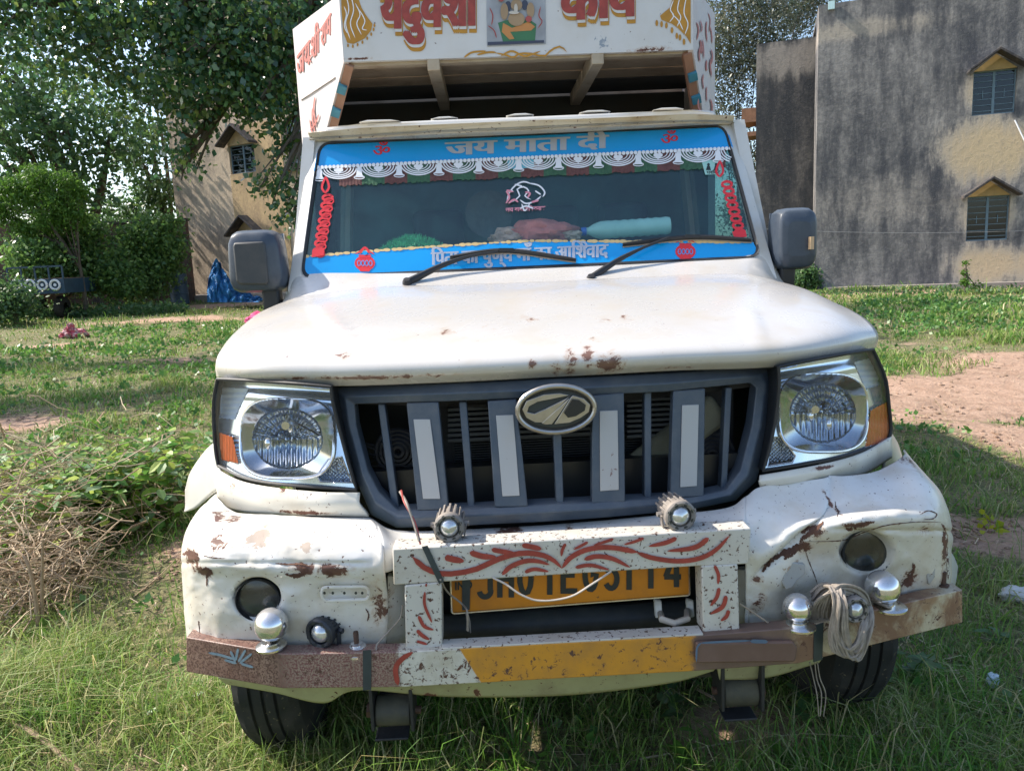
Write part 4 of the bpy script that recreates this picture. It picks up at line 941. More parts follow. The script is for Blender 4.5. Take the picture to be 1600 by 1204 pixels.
mirror(404, 409, 86, 97, 1.0, -1, [(425, 450, 1.0), (428, 488, 1.0), (447, 480, 1.03)])
mirror(1238, 374, 64, 96, 1.02, 1, [(1228, 415, 1.02), (1226, 447, 1.03), (1212, 440, 1.05)])
# --- fenders and wheel-arch flares
m = MB()
hL = [P(345, 585, .42), P(349, 554, .43), P(368, 527, .55), P(405, 496, .75), P(443, 478, .94)]; hR = [P(1362, 541, .44), P(1358, 513, .47), P(1336, 496, .57), P(1292, 475, .79), P(1232, 452, .96)]
for s, hp in ((-1, hL), (1, hR)):
    top = [hp[1], hp[2], hp[3], hp[4], Vector((hp[4].x, 1.06, hp[4].z))]; nn = len(top); m = MB(); V = []
    ys = [p.y for p in top]
    for k in range(7):
        t = k/6
        for i, p in enumerate(top):
            fl = .06*math.sin(t*math.pi*.5)
            wx = xl-.02 if s < 0 else xr+.02
            zlow = .80 if .42 < ys[i] < 1.02 else .62
            V.append(Vector((p.x+(wx-s*-.0+s*.0-p.x)*min(1, t*1.4), p.y, p.z-.03+(zlow-p.z)*t)))
    Fc = [(k*nn+i, (k+1)*nn+i, (k+1)*nn+i+1, k*nn+i+1) for k in range(6) for i in range(nn-1)]
    m.add(V, Fc); o = m.build('fender', M_body, T, fix=True); sd = o.modifiers.new('t', 'SOLIDIFY'); sd.thickness = .006
def sheet(name, rows, mat, nu=24, nv=12): return gridmesh(name, grid(rows, nu, nv), mat, T, .005)
sheet('arch_flare', [[(338,690,.42),(320,708,.46),(300,738,.52),(292,765,.58)],[(345,720,.38),(326,738,.43),(302,765,.50),(292,790,.57)],[(350,762,.36),(333,772,.41),(310,792,.48),(290,800,.55)]], M_body)
sheet('arch_flare', [[(1388,668,.44),(1396,680,.50),(1404,694,.56),(1408,708,.62)],[(1385,690,.42),(1398,703,.49),(1409,714,.55),(1415,726,.62)],[(1380,735,.42),(1400,728,.48),(1414,735,.55),(1420,746,.62)]], M_body)
sheet('arch_flare', [[(1480,855,.40),(1490,868,.45),(1497,885,.5)],[(1480,890,.40),(1490,900,.45),(1493,912,.5)],[(1480,925,.40),(1484,930,.45),(1486,935,.5)]], M_body, 10, 8)
# --- wheels
def wheel(x, y, name='wheel'):
    r = .345; w = .19; cz = r-.02
    prof = [(.20, -w/2+.02), (.23, -w/2), (.30, -w/2-.004), (.328, -w/2+.006), (r, -w/2+.028)]
    n = 72; tread = []
    for k in range(4): a = -w/2+.030+k*.034; tread += [(r, a), (r, a+.024), (r-.009, a+.026), (r-.009, a+.032)]
    prof += tread[:-2]+[(r, w/2-.028), (.328, w/2-.006), (.30, w/2+.004), (.23, w/2), (.20, w/2-.02)]
    m = MB(); m.lathe(prof, (x, y, cz), (1, 0, 0), n)
    # notch shoulder lugs
    V = m.V; 
    for i, v in enumerate(V):
        ri = i//n; k = i % n
        if prof[ri][0] >= r-.001 and abs(abs(prof[ri][1])-(w/2-.029)) < .012 and (k//2) % 2: 
            d = Vector((0, v[1]-y, v[2]-cz)).normalized()*.010; V[i] = (v[0], v[1]-d.y, v[2]-d.z)
    wl_ = m.build(name, M_tyre, T, sharp=25)
    m = MB(); m.lathe([(.20, -.08), (.20, .06), (.16, .03), (.12, .05), (.05, .05), (.05, .07), (0, .07)] if x > 0 else [(.20, .08), (.20, -.06), (.16, -.03), (.12, -.05), (.05, -.05), (.05, -.07), (0, -.07)], (x, y, cz), (1, 0, 0), 32); m.build('rim', M_trim, wl_)
for (x, y) in ((P(420, 1100, .50).x, .80), (P(1352, 1060, .52).x, .84), (-.68, 3.7), (.70, 3.7)): wheel(x, y)
# --- chassis, shackles
m = MB(); m.box((-.44, .22, .50), (-.36, 4.6, .62)); m.box((.38, .22, .50), (.46, 4.6, .62)); m.box((-.7, .8, .32), (.7, .88, .40)); m.build('chassis', M_lampbk, T)
for s, (cx, cy) in ((0, (616, 1108)), (1, (1153, 1078))):
    y = .12; c = P(cx, cy, y); m = MB(); m.tube([P(cx-27, cy+1, y), P(cx+27, cy-1, y)], .034, 20); sh = m.build('spring_shackle', dusty('shackle_metal', (.035, .035, .03), (.12, .11, .07), .6, .6), T, bevel=.003)
    m = MB()
    for dx in (-31, 30): p = P(cx+dx, cy-8, y); m.box((p.x-.004, y-.04, p.z-.042), (p.x+.004, y+.035, p.z+.075))
    p = P(cx, cy+34, y); m.box((p.x-.04, y-.03, p.z-.004), (p.x+.035, y+.02, p.z+.002)); m.build('shackle_plate', M_dark, sh, bevel=.002)
    m = MB(); d = -42 if s == 0 else 40; m.tube([P(cx+d, cy, y), P(cx+d*.75, cy, y)], .017, 6); m.tube([P(cx+d, cy, y), P(cx-d, cy, y)], .009, 8); m.build('shackle_bolt', M_bolt, sh)
    m = MB(); 
    for k in range(4): m.box((c.x-.035, y+.02, c.z+.02-.012*k), (c.x+.035, 1.2-.1*k, c.z+.030-.012*k))
    m.build('leaf_spring', M_dark, T, bevel=.002)
# --- auxiliary lamps
def auxlamp(px, py, y, r, mat, yaw, par=T, name='spot_lamp'):
    c = P(px, py, y); k = (P(px+r, py, y)-c).length; ax = Vector((math.sin(yaw), -math.cos(yaw), 0)); sx = Vector((math.cos(yaw), math.sin(yaw), 0)); up = Vector((0, 0, 1))
    m = MB(); m.lathe([(0, -.065), (k*.80, -.065), (k*.86, -.04), (k*.86, -.01), (k, -.006), (k, .006), (k*.86, .010), (k*.68, .008), (k*.66, -.004), (0, -.004)], c, ax, 28)
    for i in range(7):
        t = R(20+140*i/6); d = sx*math.cos(t)+up*math.sin(t); n_ = -sx*math.sin(t)+up*math.cos(t)
        a = c+d*(k*.84); V = [a+n_*.0026-ax*.064, a-n_*.0022-ax*.064, a-n_*.0022-ax*.002, a+n_*.0022-ax*.002]; V2 = [v+d*(k*.15) for v in V]
        m.add(V+V2, [(0, 1, 2, 3), (7, 6, 5, 4), (0, 4, 5, 1), (1, 5, 6, 2), (2, 6, 7, 3), (3, 7, 4, 0)])
    lp = m.build(name, mat, par, bevel=.0008)
    m = MB()
    for i in range(8):
        t = R(22.5+45*i); p = c+(sx*math.cos(t)+up*math.sin(t))*k*.80+ax*.0085; q = Vector(p); m.lathe([(0, .001), (.0045, .001), (.0045, 0)], q, ax, 8)
    m.build('screw', M_ink, lp)
    m = MB(); m.lathe([(0, .016), (k*.25, .0145), (k*.5, .010), (k*.62, .003)], c, ax, 24); m.build('lens', M_lens2, lp)
    m = MB(); m.lathe([(0, -.004), (k*.3, -.003), (k*.58, .004)], c, ax, 20); m.build('lamp_chip', M_chromed, lp)
    m = MB()
    for s in (-1, 1):
        a = c+sx*(s*k*1.08)-ax*.02; b = c+sx*(s*k*.85)-up*(k*1.15)-ax*.02; m.beam(a+ax*.006, b, .014, .003, up=sx); m.lathe([(0, .006), (.006, .006), (.006, -.004)], a, sx*s, 6)
    m.beam(c-up*(k*1.15)-sx*k*.85-ax*.02, c-up*(k*1.15)+sx*k*.85-ax*.02, .02, .003); m.build('lamp_bracket', mat, lp)
    return lp
M_lens2 = plain('lamp_eye', (.70, .72, .74), .08, .6, var=.3, sc=40, Coat_Weight=1)
auxlamp(501, 988, .035, 25, M_gund, -.40); auxlamp(702, 823, .045, 24, M_gun, -.02); auxlamp(1062, 805, .04, 25, M_gun, .12); auxlamp(1335, 951, .0, 21, M_gun, .1)
# --- chrome balls and bolts
def ballon(px, py, y, r, bx, by, br, yb):
    c = P(px, py, y); k = (P(px+r, py, y)-c).length; b = P(bx, by, yb); kb = (P(bx+br, by, yb)-b).length
    m = MB(); m.ball(c, k, 32); kn = m.build('chrome_ball', M_chrome, T)
    m = MB(); m.lathe([(kb, -.004), (kb, .0), (kb*.85, .004), (kb*.7, .005), (kb*.6, .008), (kb*.35, .009), (0, .010)], b, (0, 0, 1), 28); m.build('ball_base', M_chromed, kn)
ballon(424, 975, .03, 26.5, 424, 1007, 24, .03); ballon(1246, 949, .03, 22.5, 1249, 976, 25, .02); ballon(1379, 917, .085, 26, 1388, 946, 27, .08)
m = MB(); b = P(558, 1015, .03); m.lathe([(.031, -.006), (.031, -.001), (.026, .004), (.022, .005), (.019, .010), (.012, .011), (.012, .016), (.008, .016), (0, .016)], b, (0, 0, 1), 28); bb = m.build('bolt_base', M_chrome, T)
m = MB(); m.tube([b+Vector((0, 0, z)) for z in (.01, .042)], .0052, 10)
for k in range(7): m.lathe([(.0052, 0), (.0062, .001), (.0052, .002)], b+Vector((0, 0, .020+.003*k)), (0, 0, 1), 10)
m.build('threaded_stud', M_bolt, bb)
for px, py, y in ((316, 992, .125), (1474, 916, .155)):
    b = P(px, py, y); m = MB(); m.tube([b+Vector((0, 0, -.01)), b+Vector((0, 0, .036))], .0058, 8); m.lathe([(0, -.002), (.013, -.002), (.013, .006), (0, .006)], b, (0, 0, 1), 6); m.build('guard_bolt', M_bolt, T)
# --- wire hank tied round the right lamp: a thing of its own
hank = thing('wire_hank', 'hank of tan wire looped round the spot lamp near the bull bar\'s right end', 'wire', tuple(P(1320, 960, .05)))
def loops(n, pts, sp, r, name):
    m = MB()
    for k in range(n):
        t = k/(n-1)-.5; L_ = [(x+t*sx+random.uniform(-1.2, 1.2), y+random.uniform(-1.5, 1.5)+sy*t, d+random.uniform(-.006, .004)) for (x, y, d, sx, sy) in pts]
        m.tube([P(*q) for q in curve(L_, 18)], r, 5)
    m.build(name, M_wire2, hank)
loops(12, [(1296,914,.04,22,-4),(1308,918,.0,20,2),(1311,945,-.02,14,0),(1308,985,-.014,22,0),(1318,1022,-.014,34,8),(1338,1024,-.014,16,4),(1352,992,-.012,18,0),(1360,965,.0,10,0),(1358,948,.02,6,0)], 0, .0030, 'wire_loop')
loops(10, [(1282,975,.045,26,0),(1284,945,.02,24,0),(1300,922,.0,14,-10),(1325,921,.01,8,-12),(1345,930,.03,12,-10),(1358,948,.04,6,0)], 0, .0030, 'wire_loop')
loops(9, [(1298,918,.04,10,-2),(1310,924,-.004,10,2),(1316,945,-.024,12,0),(1314,985,-.02,22,0),(1324,1014,-.018,22,8),(1340,1008,-.018,12,4),(1348,985,-.014,12,0),(1352,968,.0,8,0)], 0, .0030, 'wire_loop')
loops(8, [(1270,935,.05,10,18),(1290,918,.035,10,14),(1320,926,.02,4,14)], 0, .0034, 'wire_wrap')
loops(7, [(1362,938,.09,8,8),(1380,942,.06,20,12),(1402,950,.09,10,8)], 0, .0022, 'wire_wrap')
loops(3, [(1272,1034,.10,12,0),(1276,1060,.10,10,0),(1284,1085,.1,14,0),(1283,1118,.10,8,0)], 0, .0014, 'wire_tail')
# --- cargo box
py_ = 1.39; pf = vplane(py_)
TLx, TRx = 521, 1084
ztopbox = P(459, 46, 1.76).z
def col(px, py, y): return P(px, py, y)
a0 = pf(537, 97); b0 = pf(1083, 78); ta = Vector((a0.x, py_, ztopbox+.13)); tb = Vector((b0.x, py_, ztopbox+.13))
m = MB(); m.prism([ta, tb, b0, a0], .02); box = m.build('cargo_box', M_panel, T)
yc = 1.76; cl = P(466, 150, yc); crn = P(1117, 100, yc)
xa, xb = cl.x, crn.x; zlo = .98
# slanted side cheeks then full-length sides
yd = 1.62
def cheek(s):
    f = a0 if s < 0 else b0; X = xa if s < 0 else xb
    lowf = P(505, 200, 1.60) if s < 0 else P(1098, 178, 1.60)
    pts = [Vector((f.x, py_, ztopbox)), Vector((f.x, py_, f.z)), Vector((f.x+(X-f.x)*.55, 1.60, lowf.z-.06)), Vector((X, yc, lowf.z-.08)), Vector((X, yc, ztopbox))]
    m = MB(); m.prism(pts, Vector((-s*.018, 0.004, 0))); m.build('side_cheek', M_side, box)
    m = MB(); m.box((min(X, X-s*.03), yc+.001, zlo), (max(X, X-s*.03), 4.7, ztopbox)); m.build('side_panel', M_side, box)
    m = MB(); m.beam(pts[1]+Vector((-s*.02, .02, 0)), pts[2]+Vector((-s*.02, .02, 0)), .045, .03, up=Vector((s, 0, .1))); m.build('slanted_post', M_rustpost, box)
    for k in range(3):
        t = .25+.28*k; q = pts[1].lerp(pts[2], t)+Vector((-s*.02, -.001, 0)); q2 = pts[1].lerp(pts[2], t+.09)+Vector((-s*.02, -.001, 0)); m = MB(); m.beam(q, q2, .046, .032, up=Vector((s, 0, .1))); m.build('teal_paint_mark', M_tealp, box)
    return pts
cL = cheek(-1); cR = cheek(1)
# ridges and lettering on the left cheek
cp = Plane(cL[0], cL[1], cL[4]); m = MB()
text(m, 'जय', 464, 484, 124, 98, 58, cp, .002, .0, bold=.7); text(m, 'शी', 486, 499, 96, 80, 56, cp, .002, .0, bold=.7); text(m, 'राम', 501, 517, 78, 52, 52, cp, .002, .0, bold=.7)
brush(m, [(488, 84), (483, 92), (486, 98)], 2.4, cp, .0035, 8)
for k in range(3): brush(m, [(492-4*k, 150+18*k), (490-2*k, 172+14*k), (494-2*k, 200+8*k)], 2.2, cp, .002, 8)
brush(m, [(484, 205), (494, 190), (498, 178)], 2.2, cp, .0026, 8)
m.build('side_lettering', M_pinkpaint, box, fix=False, smooth=False)
m = MB(); m.beam(cp(470, 156, .002), cp(523, 121, .002), .004, .004); m.build('cheek_ridge', M_side, box)
cp2 = Plane(cR[0], cR[1], cR[4]); m = MB()
for k in range(16):
    x = random.uniform(1088, 1113); y = random.uniform(5, 160); brush(m, [(x, y), (x+random.uniform(-2, 4), y+12), (x+random.uniform(0, 5), y+random.uniform(18, 34))], random.uniform(1.5, 3), cp2, .002+.0002*k, 6)
m.build('side_lettering', M_pinkpaint, box, fix=False, smooth=False)
# overhang floor of planks, beams, bulkhead
M_wshade = paint('shade_painted_timber', (.035, .038, .036), dirtamt=.5, dirt=(.07, .055, .04), rough=.8, coat=0)  # old timber darkened to paint in the shade deep under the overhang
zs = a0.z; m0 = None
fl0 = a0.lerp(b0, .5)
for k in range(5):
    y0 = py_+.02+k*.145; y1 = y0+.138; m = MB()
    x0 = a0.x-(a0.x-xa)*min(1, (y0-py_)/(yc-py_))+.025; x1 = b0.x+(xb-b0.x)*min(1, (y0-py_)/(yc-py_))-.025
    m.box((x0, y0, zs+.012+random.uniform(-.003, .003)), (x1, y1, zs+.035)); m.build('floor_plank', M_wood if k < 3 else M_wshade, box)
for px, px2 in ((677, 690), (934, 915)):
    a = pf(px, 97 if px < 800 else 86); m = MB(); m.box((a.x-.022, py_+.001, zs-.040), (a.x+.022, 2.12, zs+.012)); m.build('floor_beam', M_beam, box, bevel=.003)
m = MB(); m.box((a0.x+.002, py_+.0205, zs-.012), (b0.x-.002, py_+.06, zs+.011)); m.build('front_sill', M_beam, box)
m = MB()
for k in range(8):
    m = MB(); z0 = .96+k*(zs+.01-.96)/8; m.box((xa+.032, 2.132, z0), (xb-.032, 2.16, z0+(zs+.01-.96)/8-.006)); m.build('bulkhead_plank', M_wshade, box)
m = MB(); m.box((xa+.002, 2.19, .94), (xb-.002, 4.7, .99)); m.box((xa+.002, 4.66, .99), (xb-.002, 4.70, ztopbox)); m.box((xa+.032, 2.165, .96), (xb-.032, 2.185, ztopbox)); m.build('deck', M_wood, box)
# painted front panel
m = MB(); TX = 'यदुवंशी'
m2 = MB(); m3 = MB(); text(m2, TX, 597, 748, 56, 50, 96, pf, .0015, .012, bold=3); m2.build('lettering_outline', M_pgold, box, fix=False, smooth=False)  # ochre outline painted along the lower edges of the red letters
text(m3, TX, 596, 747, 50, 44, 96, pf, .0035, .01, bold=2.6); m3.build('lettering_gap', M_panel, box, fix=False, smooth=False)
text(m, TX, 595, 746, 45, 39, 96, pf, .0055, .012, step=.0003, bold=3); m.build('lettering', M_pred, box, fix=False, smooth=False); m = MB()
text(m, 'कांव', 876, 996, 32, 24, 92, pf, .0055, .012, step=.0003, bold=3); m.build('lettering', M_pred, box, fix=False, smooth=False)
m2 = MB(); text(m2, 'कांव', 878, 998, 43, 35, 92, pf, .0015, .012, bold=3); m2.build('lettering_outline', M_pgold, box, fix=False, smooth=False)
m3 = MB(); text(m3, 'कांव', 877, 997, 37, 29, 92, pf, .0035, .01, bold=2.6); m3.build('lettering_gap', M_panel, box, fix=False, smooth=False)
m = MB(); Zp = lambda L_: [(430+x/4, y/4) for x, y in L_]; Zq = lambda L_: [(800+x/4, y/4) for x, y in L_]
poly(m, Zp([(412,-30),(414,60),(425,200),(450,268),(490,276),(560,240),(600,190),(608,150),(570,100),(540,50),(515,-20)]), pf, .0015); m.build('corner_paisley', M_pgold, box, fix=False, smooth=False); m = MB()
poly(m, Zq([(1005,-30),(1003,0),(985,50),(925,100),(935,125),(1000,150),(1040,180),(1090,230),(1117,275),(1117,-30)]), pf, .0015)
m.build('corner_paisley', M_pgold, box, fix=False, smooth=False)
m = MB()
for L_ in ([(440,-40),(460,60),(440,150),(470,250)], [(470,-40),(490,60),(470,150),(500,240)], [(500,20),(530,90),(510,150),(540,220)], [(430,40),(445,90),(432,160),(450,210)], [(525,60),(560,130),(545,180),(575,190)]): brush(m, Zp(L_), 1.6, pf, .0025+.0001*len(m.F)/14, 14)
m.build('paisley_line', M_white, box, fix=False, smooth=False); m = MB()
for L_ in ([(1010,0),(990,60),(1010,100),(985,140)], [(1050,-20),(1035,60),(1055,110),(1030,170)], [(1090,-20),(1075,80),(1100,150),(1080,220)], [(1000,90),(1040,130),(1070,190)]): brush(m, Zq(L_), 1.6, pf, .0025+.0001*len(m.F)/14, 14)
m.build('paisley_line', M_white, box, fix=False, smooth=False)
m = MB()
for x, y in ((455,285),(485,290),(515,280),(545,265),(575,240),(600,215),(615,185),(620,160)): disc(m, 430+x/4, y/4, 1.6, 3.0, pf, .0018, 8)
for x, y in ((905,145),(935,152),(965,160),(1000,190),(1030,225),(1050,235),(1075,262)): disc(m, 800+x/4, y/4, 2.2, 5, pf, .0018, 10)
for k, L_ in enumerate(([(725,90),(738,82),(760,80)], [(745,86),(762,82),(775,82)], [(770,82),(790,86),(802,90),(812,84),(830,84),(850,88),(862,78),(876,73),(886,82)], [(782,88),(800,80),(820,88),(845,80)])): brush(m, L_, 3, pf, .002+.0004*k, 14)
m.build('painted_flourish', M_pgold, box, fix=False, smooth=False)
# picture panel: plain seated elephant-headed figure
m = MB(); poly(m, [(760, -10), (852, -14), (853, 69), (761, 73)], pf, .002); m.build('picture_panel', plain('picture_grey', (.38, .40, .44), .5, var=.3), box, fix=False, smooth=False)
def pic(name, col, L_): 
    m = MB()
    for i, q in enumerate(L_): poly(m, q, pf, q_e[0]+.0002*i)
    q_e[0] += .0004*len(L_)+.0004; m.build(name, plain(name+'_tone', col, .5, var=.15), box, fix=False, smooth=False)
q_e = [.003]
el = lambda cx, cy, rx, ry: [(cx+rx*math.cos(t), cy+ry*math.sin(t)) for t in np.linspace(0, 6.2832, 21)[:-1]]
pic('picture_green', (.05, .18, .08), [[(778,36),(786,66),(836,64),(838,38),(826,30),(790,32)]])
pic('picture_orange', (.55, .24, .07), [[(786,36),(784,50),(796,62),(804,61),(797,50),(830,48),(836,42),(826,34),(800,44)]])
pic('picture_dark', (.05, .06, .10), [el(794,10,5,8), el(820,8,5,8), [(762,66),(762,71),(850,67),(850,63)]])
pic('picture_tan', (.38, .26, .15), [el(807,30,13,11), el(788,18,6,13), el(829,16,6,12), el(807,8,9,9)])
pic('picture_red', (.40, .08, .07), [el(783,-2,5,5), el(826,30,5,5), el(807,-6,8,6)])
pic('picture_cream', (.60, .55, .48), [el(806,14,3,8), el(803,20,8,2.4)])
m = MB()
for L_ in ([(765,12),(770,25),(768,40)], [(762,40),(772,48),(776,60)], [(845,10),(842,25),(847,34),(840,45)]): brush(m, L_, 1.8, pf, q_e[0]+.0005+.0001*len(m.F), 10)
m.build('picture_scroll', M_pred, box, fix=False, smooth=False)
# --- things lying on the dash, seen through the glass
p0 = P(775, 400, 1.22)
bt = thing('plastic_bottle', 'pale green plastic water bottle with blue cap lying on the dashboard behind the windscreen', 'bottle', tuple(P(985, 358, 1.17)))
A_ = P(910, 362, 1.13); B_ = P(1048, 352, 1.13); L = (B_-A_).length; ax = (B_-A_).normalized(); k = L
prof = [(.012, .03*k), (.013, .07*k), (.022, .12*k), (.030, .2*k), (.0315, .3*k), (.0295, .33*k), (.031, .36*k)]+[(.031-.0025*(i % 2), (.38+.045*i)*k) for i in range(12)]+[(.031, .94*k), (.028, .985*k), (.0, 1.0*k)]
m = MB(); m.lathe(prof, A_, ax, 24); q = N('bottle_plastic'); tr = q.n('BsdfTransparent', i={0: (.55, .85, .80, 1)}); pb = q.n('BsdfPrincipled'); q.set(pb, 'Base Color', (.55, .95, .90)); q.set(pb, 'Roughness', .15); mx = q.n('MixShader', i={0: .6, 1: tr, 2: pb}); q.t.links.new(mx.outputs[0], q.out.inputs[0]); m.build('bottle_body', q.m, bt)
m = MB(); m.lathe([(0, 0), (.0145, 0), (.0145, .055*k), (0, .055*k)], A_-ax*.004, ax, 16); m.build('cap', plain('blue_cap', (.02, .12, .55), .4), bt)
bd = thing('cloth_bundle', 'dull red and brown cloth bundle lying on the dashboard left of the water bottle', 'cloth', tuple(P(840, 365, 1.2)))
def blob(name, par, c, sx, sy, sz, mat, amp=.25, n=36, f=3.0, base=None):
    m = MB(); m.ball((0, 0, 0), 1, n); V = []
    for v in m.V:
        t = Vector(v); k = 1+amp*(float(fbm(t.x*f+11+c[0], t.y*f+t.z*f*1.3+5))-.5)*2; z = t.z*sz*k
        if base is not None and z < -base: z = -base
        V.append((c[0]+t.x*sx*k, c[1]+t.y*sy*k, c[2]+z))
    m.V = V; return m.build(name, mat, par)
c_ = P(845, 366, 1.15); blob('cloth', bd, c_, .125, .07, .046, plain('maroon_cloth', (.70, .22, .18), .9, var=.4, sc=18), .4)
c_ = P(797, 374, 1.13); blob('cloth_fold', bd, c_, .07, .05, .035, plain('brown_cloth', (.60, .42, .32), .9, var=.4, sc=40), .5)
c_ = P(892, 368, 1.13); blob('cloth_fold', bd, c_, .04, .03, .02, plain('tan_cloth', (.70, .55, .42), .9, var=.4, sc=50), .5)
gm = MB()
for k in range(2600):
    a = random.random()*6.283; r = math.sqrt(random.random()); x, y = r*math.cos(a), r*math.sin(a); c0 = P(645, 386, 1.16)
    p = c0+Vector((x*.13, y*.09, .055*max(0, 1-r*r)*random.uniform(.6, 1.1)-.02)); d = Vector((random.uniform(-1, 1), random.uniform(-1, 1), random.uniform(0, 1.4))).normalized()*.014; w = Vector((random.uniform(-1, 1), random.uniform(-1, 1), 0)).normalized()*.0016
    gm.add([p-w, p+w, p+d], [(0, 1, 2)])
gt = gm.build('green_tinsel', plain('tinsel_green', (.12, .75, .30), .5, var=.3, sc=30), None, fix=False, smooth=False); fin(gt, 'heap of fuzzy green tinsel on the left of the dashboard behind the windscreen', 'tinsel')
rag = thing('pink_rag', 'pink rag tied below the left door mirror beside the hood', 'rag', tuple(P(405, 500, 1.15)))
blob('rag_cloth', rag, P(406, 502, 1.10), .045, .03, .028, plain('pink_cloth', (.75, .10, .26), .8, var=.15), .4)
# ------------------------------------------------------------------ ground
def axis(lo, hi, near, step):
    v = [near]; s = step
    while v[-1] < hi: v.append(v[-1]+s); s *= 1.035
    w = [near]; s = step
    while w[-1] > lo: w.append(w[-1]-s); s *= 1.035
    return np.array(sorted(set(w[1:]+v)))
gx = axis(-300, 300, 0, .06); gy = axis(-60, 600, 2.5, .06)
X, Y = np.meshgrid(gx, gy); DIRT = []
for px, py, rx, ry in ((1520,615,2.4,1.5),(1590,560,2.2,1.0),(1640,690,.9,.8),(20,665,1.0,.7),(250,500,2.6,.8),(110,540,1.3,.7),(60,492,5.0,.8),(300,480,4,1.2),(1500,455,6,.7),(255,790,.35,.4),(330,845,.35,.5),(1400,820,.35,.4),(1570,840,.6,.5),(1200,1150,.5,.35),(400,560,2.5,.4)):
    g_ = G(px, py); DIRT.append((g_.x, g_.y, rx, ry))
def dirt(x, y):
    d = np.zeros_like(x)
    for a, b, rx, ry in DIRT: d = np.maximum(d, 1-np.sqrt(((x-a)/rx)**2+((y-b)/ry)**2))
    return np.clip(np.clip(d, 0, 1)*1.7+(fbm(x*1.6+3, y*1.6+8)-.56)*1.8, 0, 1)
D = dirt(X, Y); Zt = terr(X, Y)+D*(fbm(X*5, Y*5)-.4)*.05
V = np.stack([X, Y, Zt], -1).reshape(-1, 3); nx = len(gx); ny = len(gy)
i0 = (np.arange(ny-1)[:, None]*nx+np.arange(nx-1)).ravel(); Fq = np.stack([i0, i0+1, i0+nx+1, i0+nx], 1)
def npmesh(name, V, Fa, mat, parent=None, kind=None, smooth=False):
    me = bpy.data.meshes.new(name); n = len(Fa); k = Fa.shape[1]
    me.vertices.add(len(V)); me.vertices.foreach_set('co', np.ascontiguousarray(V, dtype=np.float32).ravel())
    me.loops.add(n*k); me.loops.foreach_set('vertex_index', Fa.astype(np.int32).ravel())
    me.polygons.add(n); me.polygons.foreach_set('loop_start', np.arange(0, n*k, k, dtype=np.int32)); me.update(calc_edges=True)
    me.materials.append(mat)
    if smooth: me.shade_smooth()
    o = link(name, me, parent)
    if kind: o['kind'] = kind
    return o
q = N('soil'); co = q.coord(); n1 = q.noise(.9, 8, .65, vec=co); n2 = q.noise(7, 8, .7, vec=co); n3 = q.noise(45, 6, .7, vec=co)
c = q.mix(q.ramp(n1, .35, .65), (.30, .19, .13), (.20, .14, .085)); c = q.mix(q.ramp(n2, .35, .7), c, (.38, .26, .19)); c = q.mix(q.math('MULTIPLY', q.ramp(n3, .45, .7), .6), c, (.13, .09, .055))
q.bsdf(c, .95, 0, q.bump(q.math('ADD', n2, q.math('MULTIPLY', n3, .5)), .8, .03)); M_soil = q.m
q = N('yard_ground'); co = q.coord(); n1 = q.noise(.9, 8, .65, vec=co); n2 = q.noise(7, 8, .7, vec=co); n3 = q.noise(45, 6, .7, vec=co); da = q.n('Attribute', attribute_name='bare').outputs['Fac']
c = q.mix(q.ramp(n1, .35, .65), (.44, .28, .19), (.33, .21, .14)); c = q.mix(q.ramp(n2, .35, .7), c, (.52, .35, .25)); c = q.mix(q.math('MULTIPLY', q.ramp(n3, .45, .7), .6), c, (.20, .13, .08))
g_ = q.mix(q.ramp(n2, .35, .65), (.16, .18, .06), (.30, .24, .13)); g_ = q.mix(q.ramp(n3, .4, .65), g_, (.06, .07, .025)); c = q.mix(q.ramp(q.math('ADD', da, q.math('MULTIPLY', q.math('SUBTRACT', n2, .5), .7)), .25, .6), g_, c)
q.bsdf(c, .95, 0, q.bump(q.math('ADD', n2, q.math('MULTIPLY', n3, .5)), 1.0, .04)); M_ground = q.m
ground = npmesh('ground', V, Fq, M_ground, kind='structure', smooth=True)
at = ground.data.attributes.new('bare', 'FLOAT', 'POINT'); at.data.foreach_set('value', D.ravel().astype(np.float32))
# leaf / blade materials: colour varies blade by blade
def leafmat(name, cols, tr=.35, rough=.45, spec=.35, patch=None):
    q = N(name); g = q.n('NewGeometry'); rnd = g.outputs['Random Per Island']
    cr_ = q.n('ValToRGB'); q.set(cr_, 0, rnd); el_ = cr_.color_ramp.elements
    for i, c in enumerate(cols):
        if i < 2: e = el_[i]; e.position = i/(len(cols)-1)
        else: e = el_.new(i/(len(cols)-1))
        e.color = (*c, 1)
    el_[0].position = 0; 
    for i, e in enumerate(sorted(el_, key=lambda e: e.position)): pass
    for i, c in enumerate(cols): el_[i].position = i/(len(cols)-1); el_[i].color = (*c, 1)
    col = cr_.outputs[0]
    if patch:
        col = q.mix(q.math('MULTIPLY', q.ramp(q.noise(patch[0], 3), .42, .62), patch[2]), col, patch[1])
    b = q.n('BsdfPrincipled'); q.set(b, 'Base Color', col); q.set(b, 'Roughness', rough); q.set(b, 'Specular IOR Level', spec)
    t = q.n('BsdfTranslucent'); q.set(t, 0, col); mx = q.n('MixShader', i={0: tr, 1: b, 2: t}); q.t.links.new(mx.outputs[0], q.out.inputs[0]); return q.m
M_grass = leafmat('grass_blades', [(.04,.15,.025),(.09,.25,.03),(.16,.33,.04),(.24,.38,.06),(.06,.19,.03),(.46,.38,.18),(.15,.32,.04),(.11,.27,.04),(.60,.52,.32),(.10,.22,.04)], .35, .5, .3, patch=(1.1, (.44, .38, .16), .26))
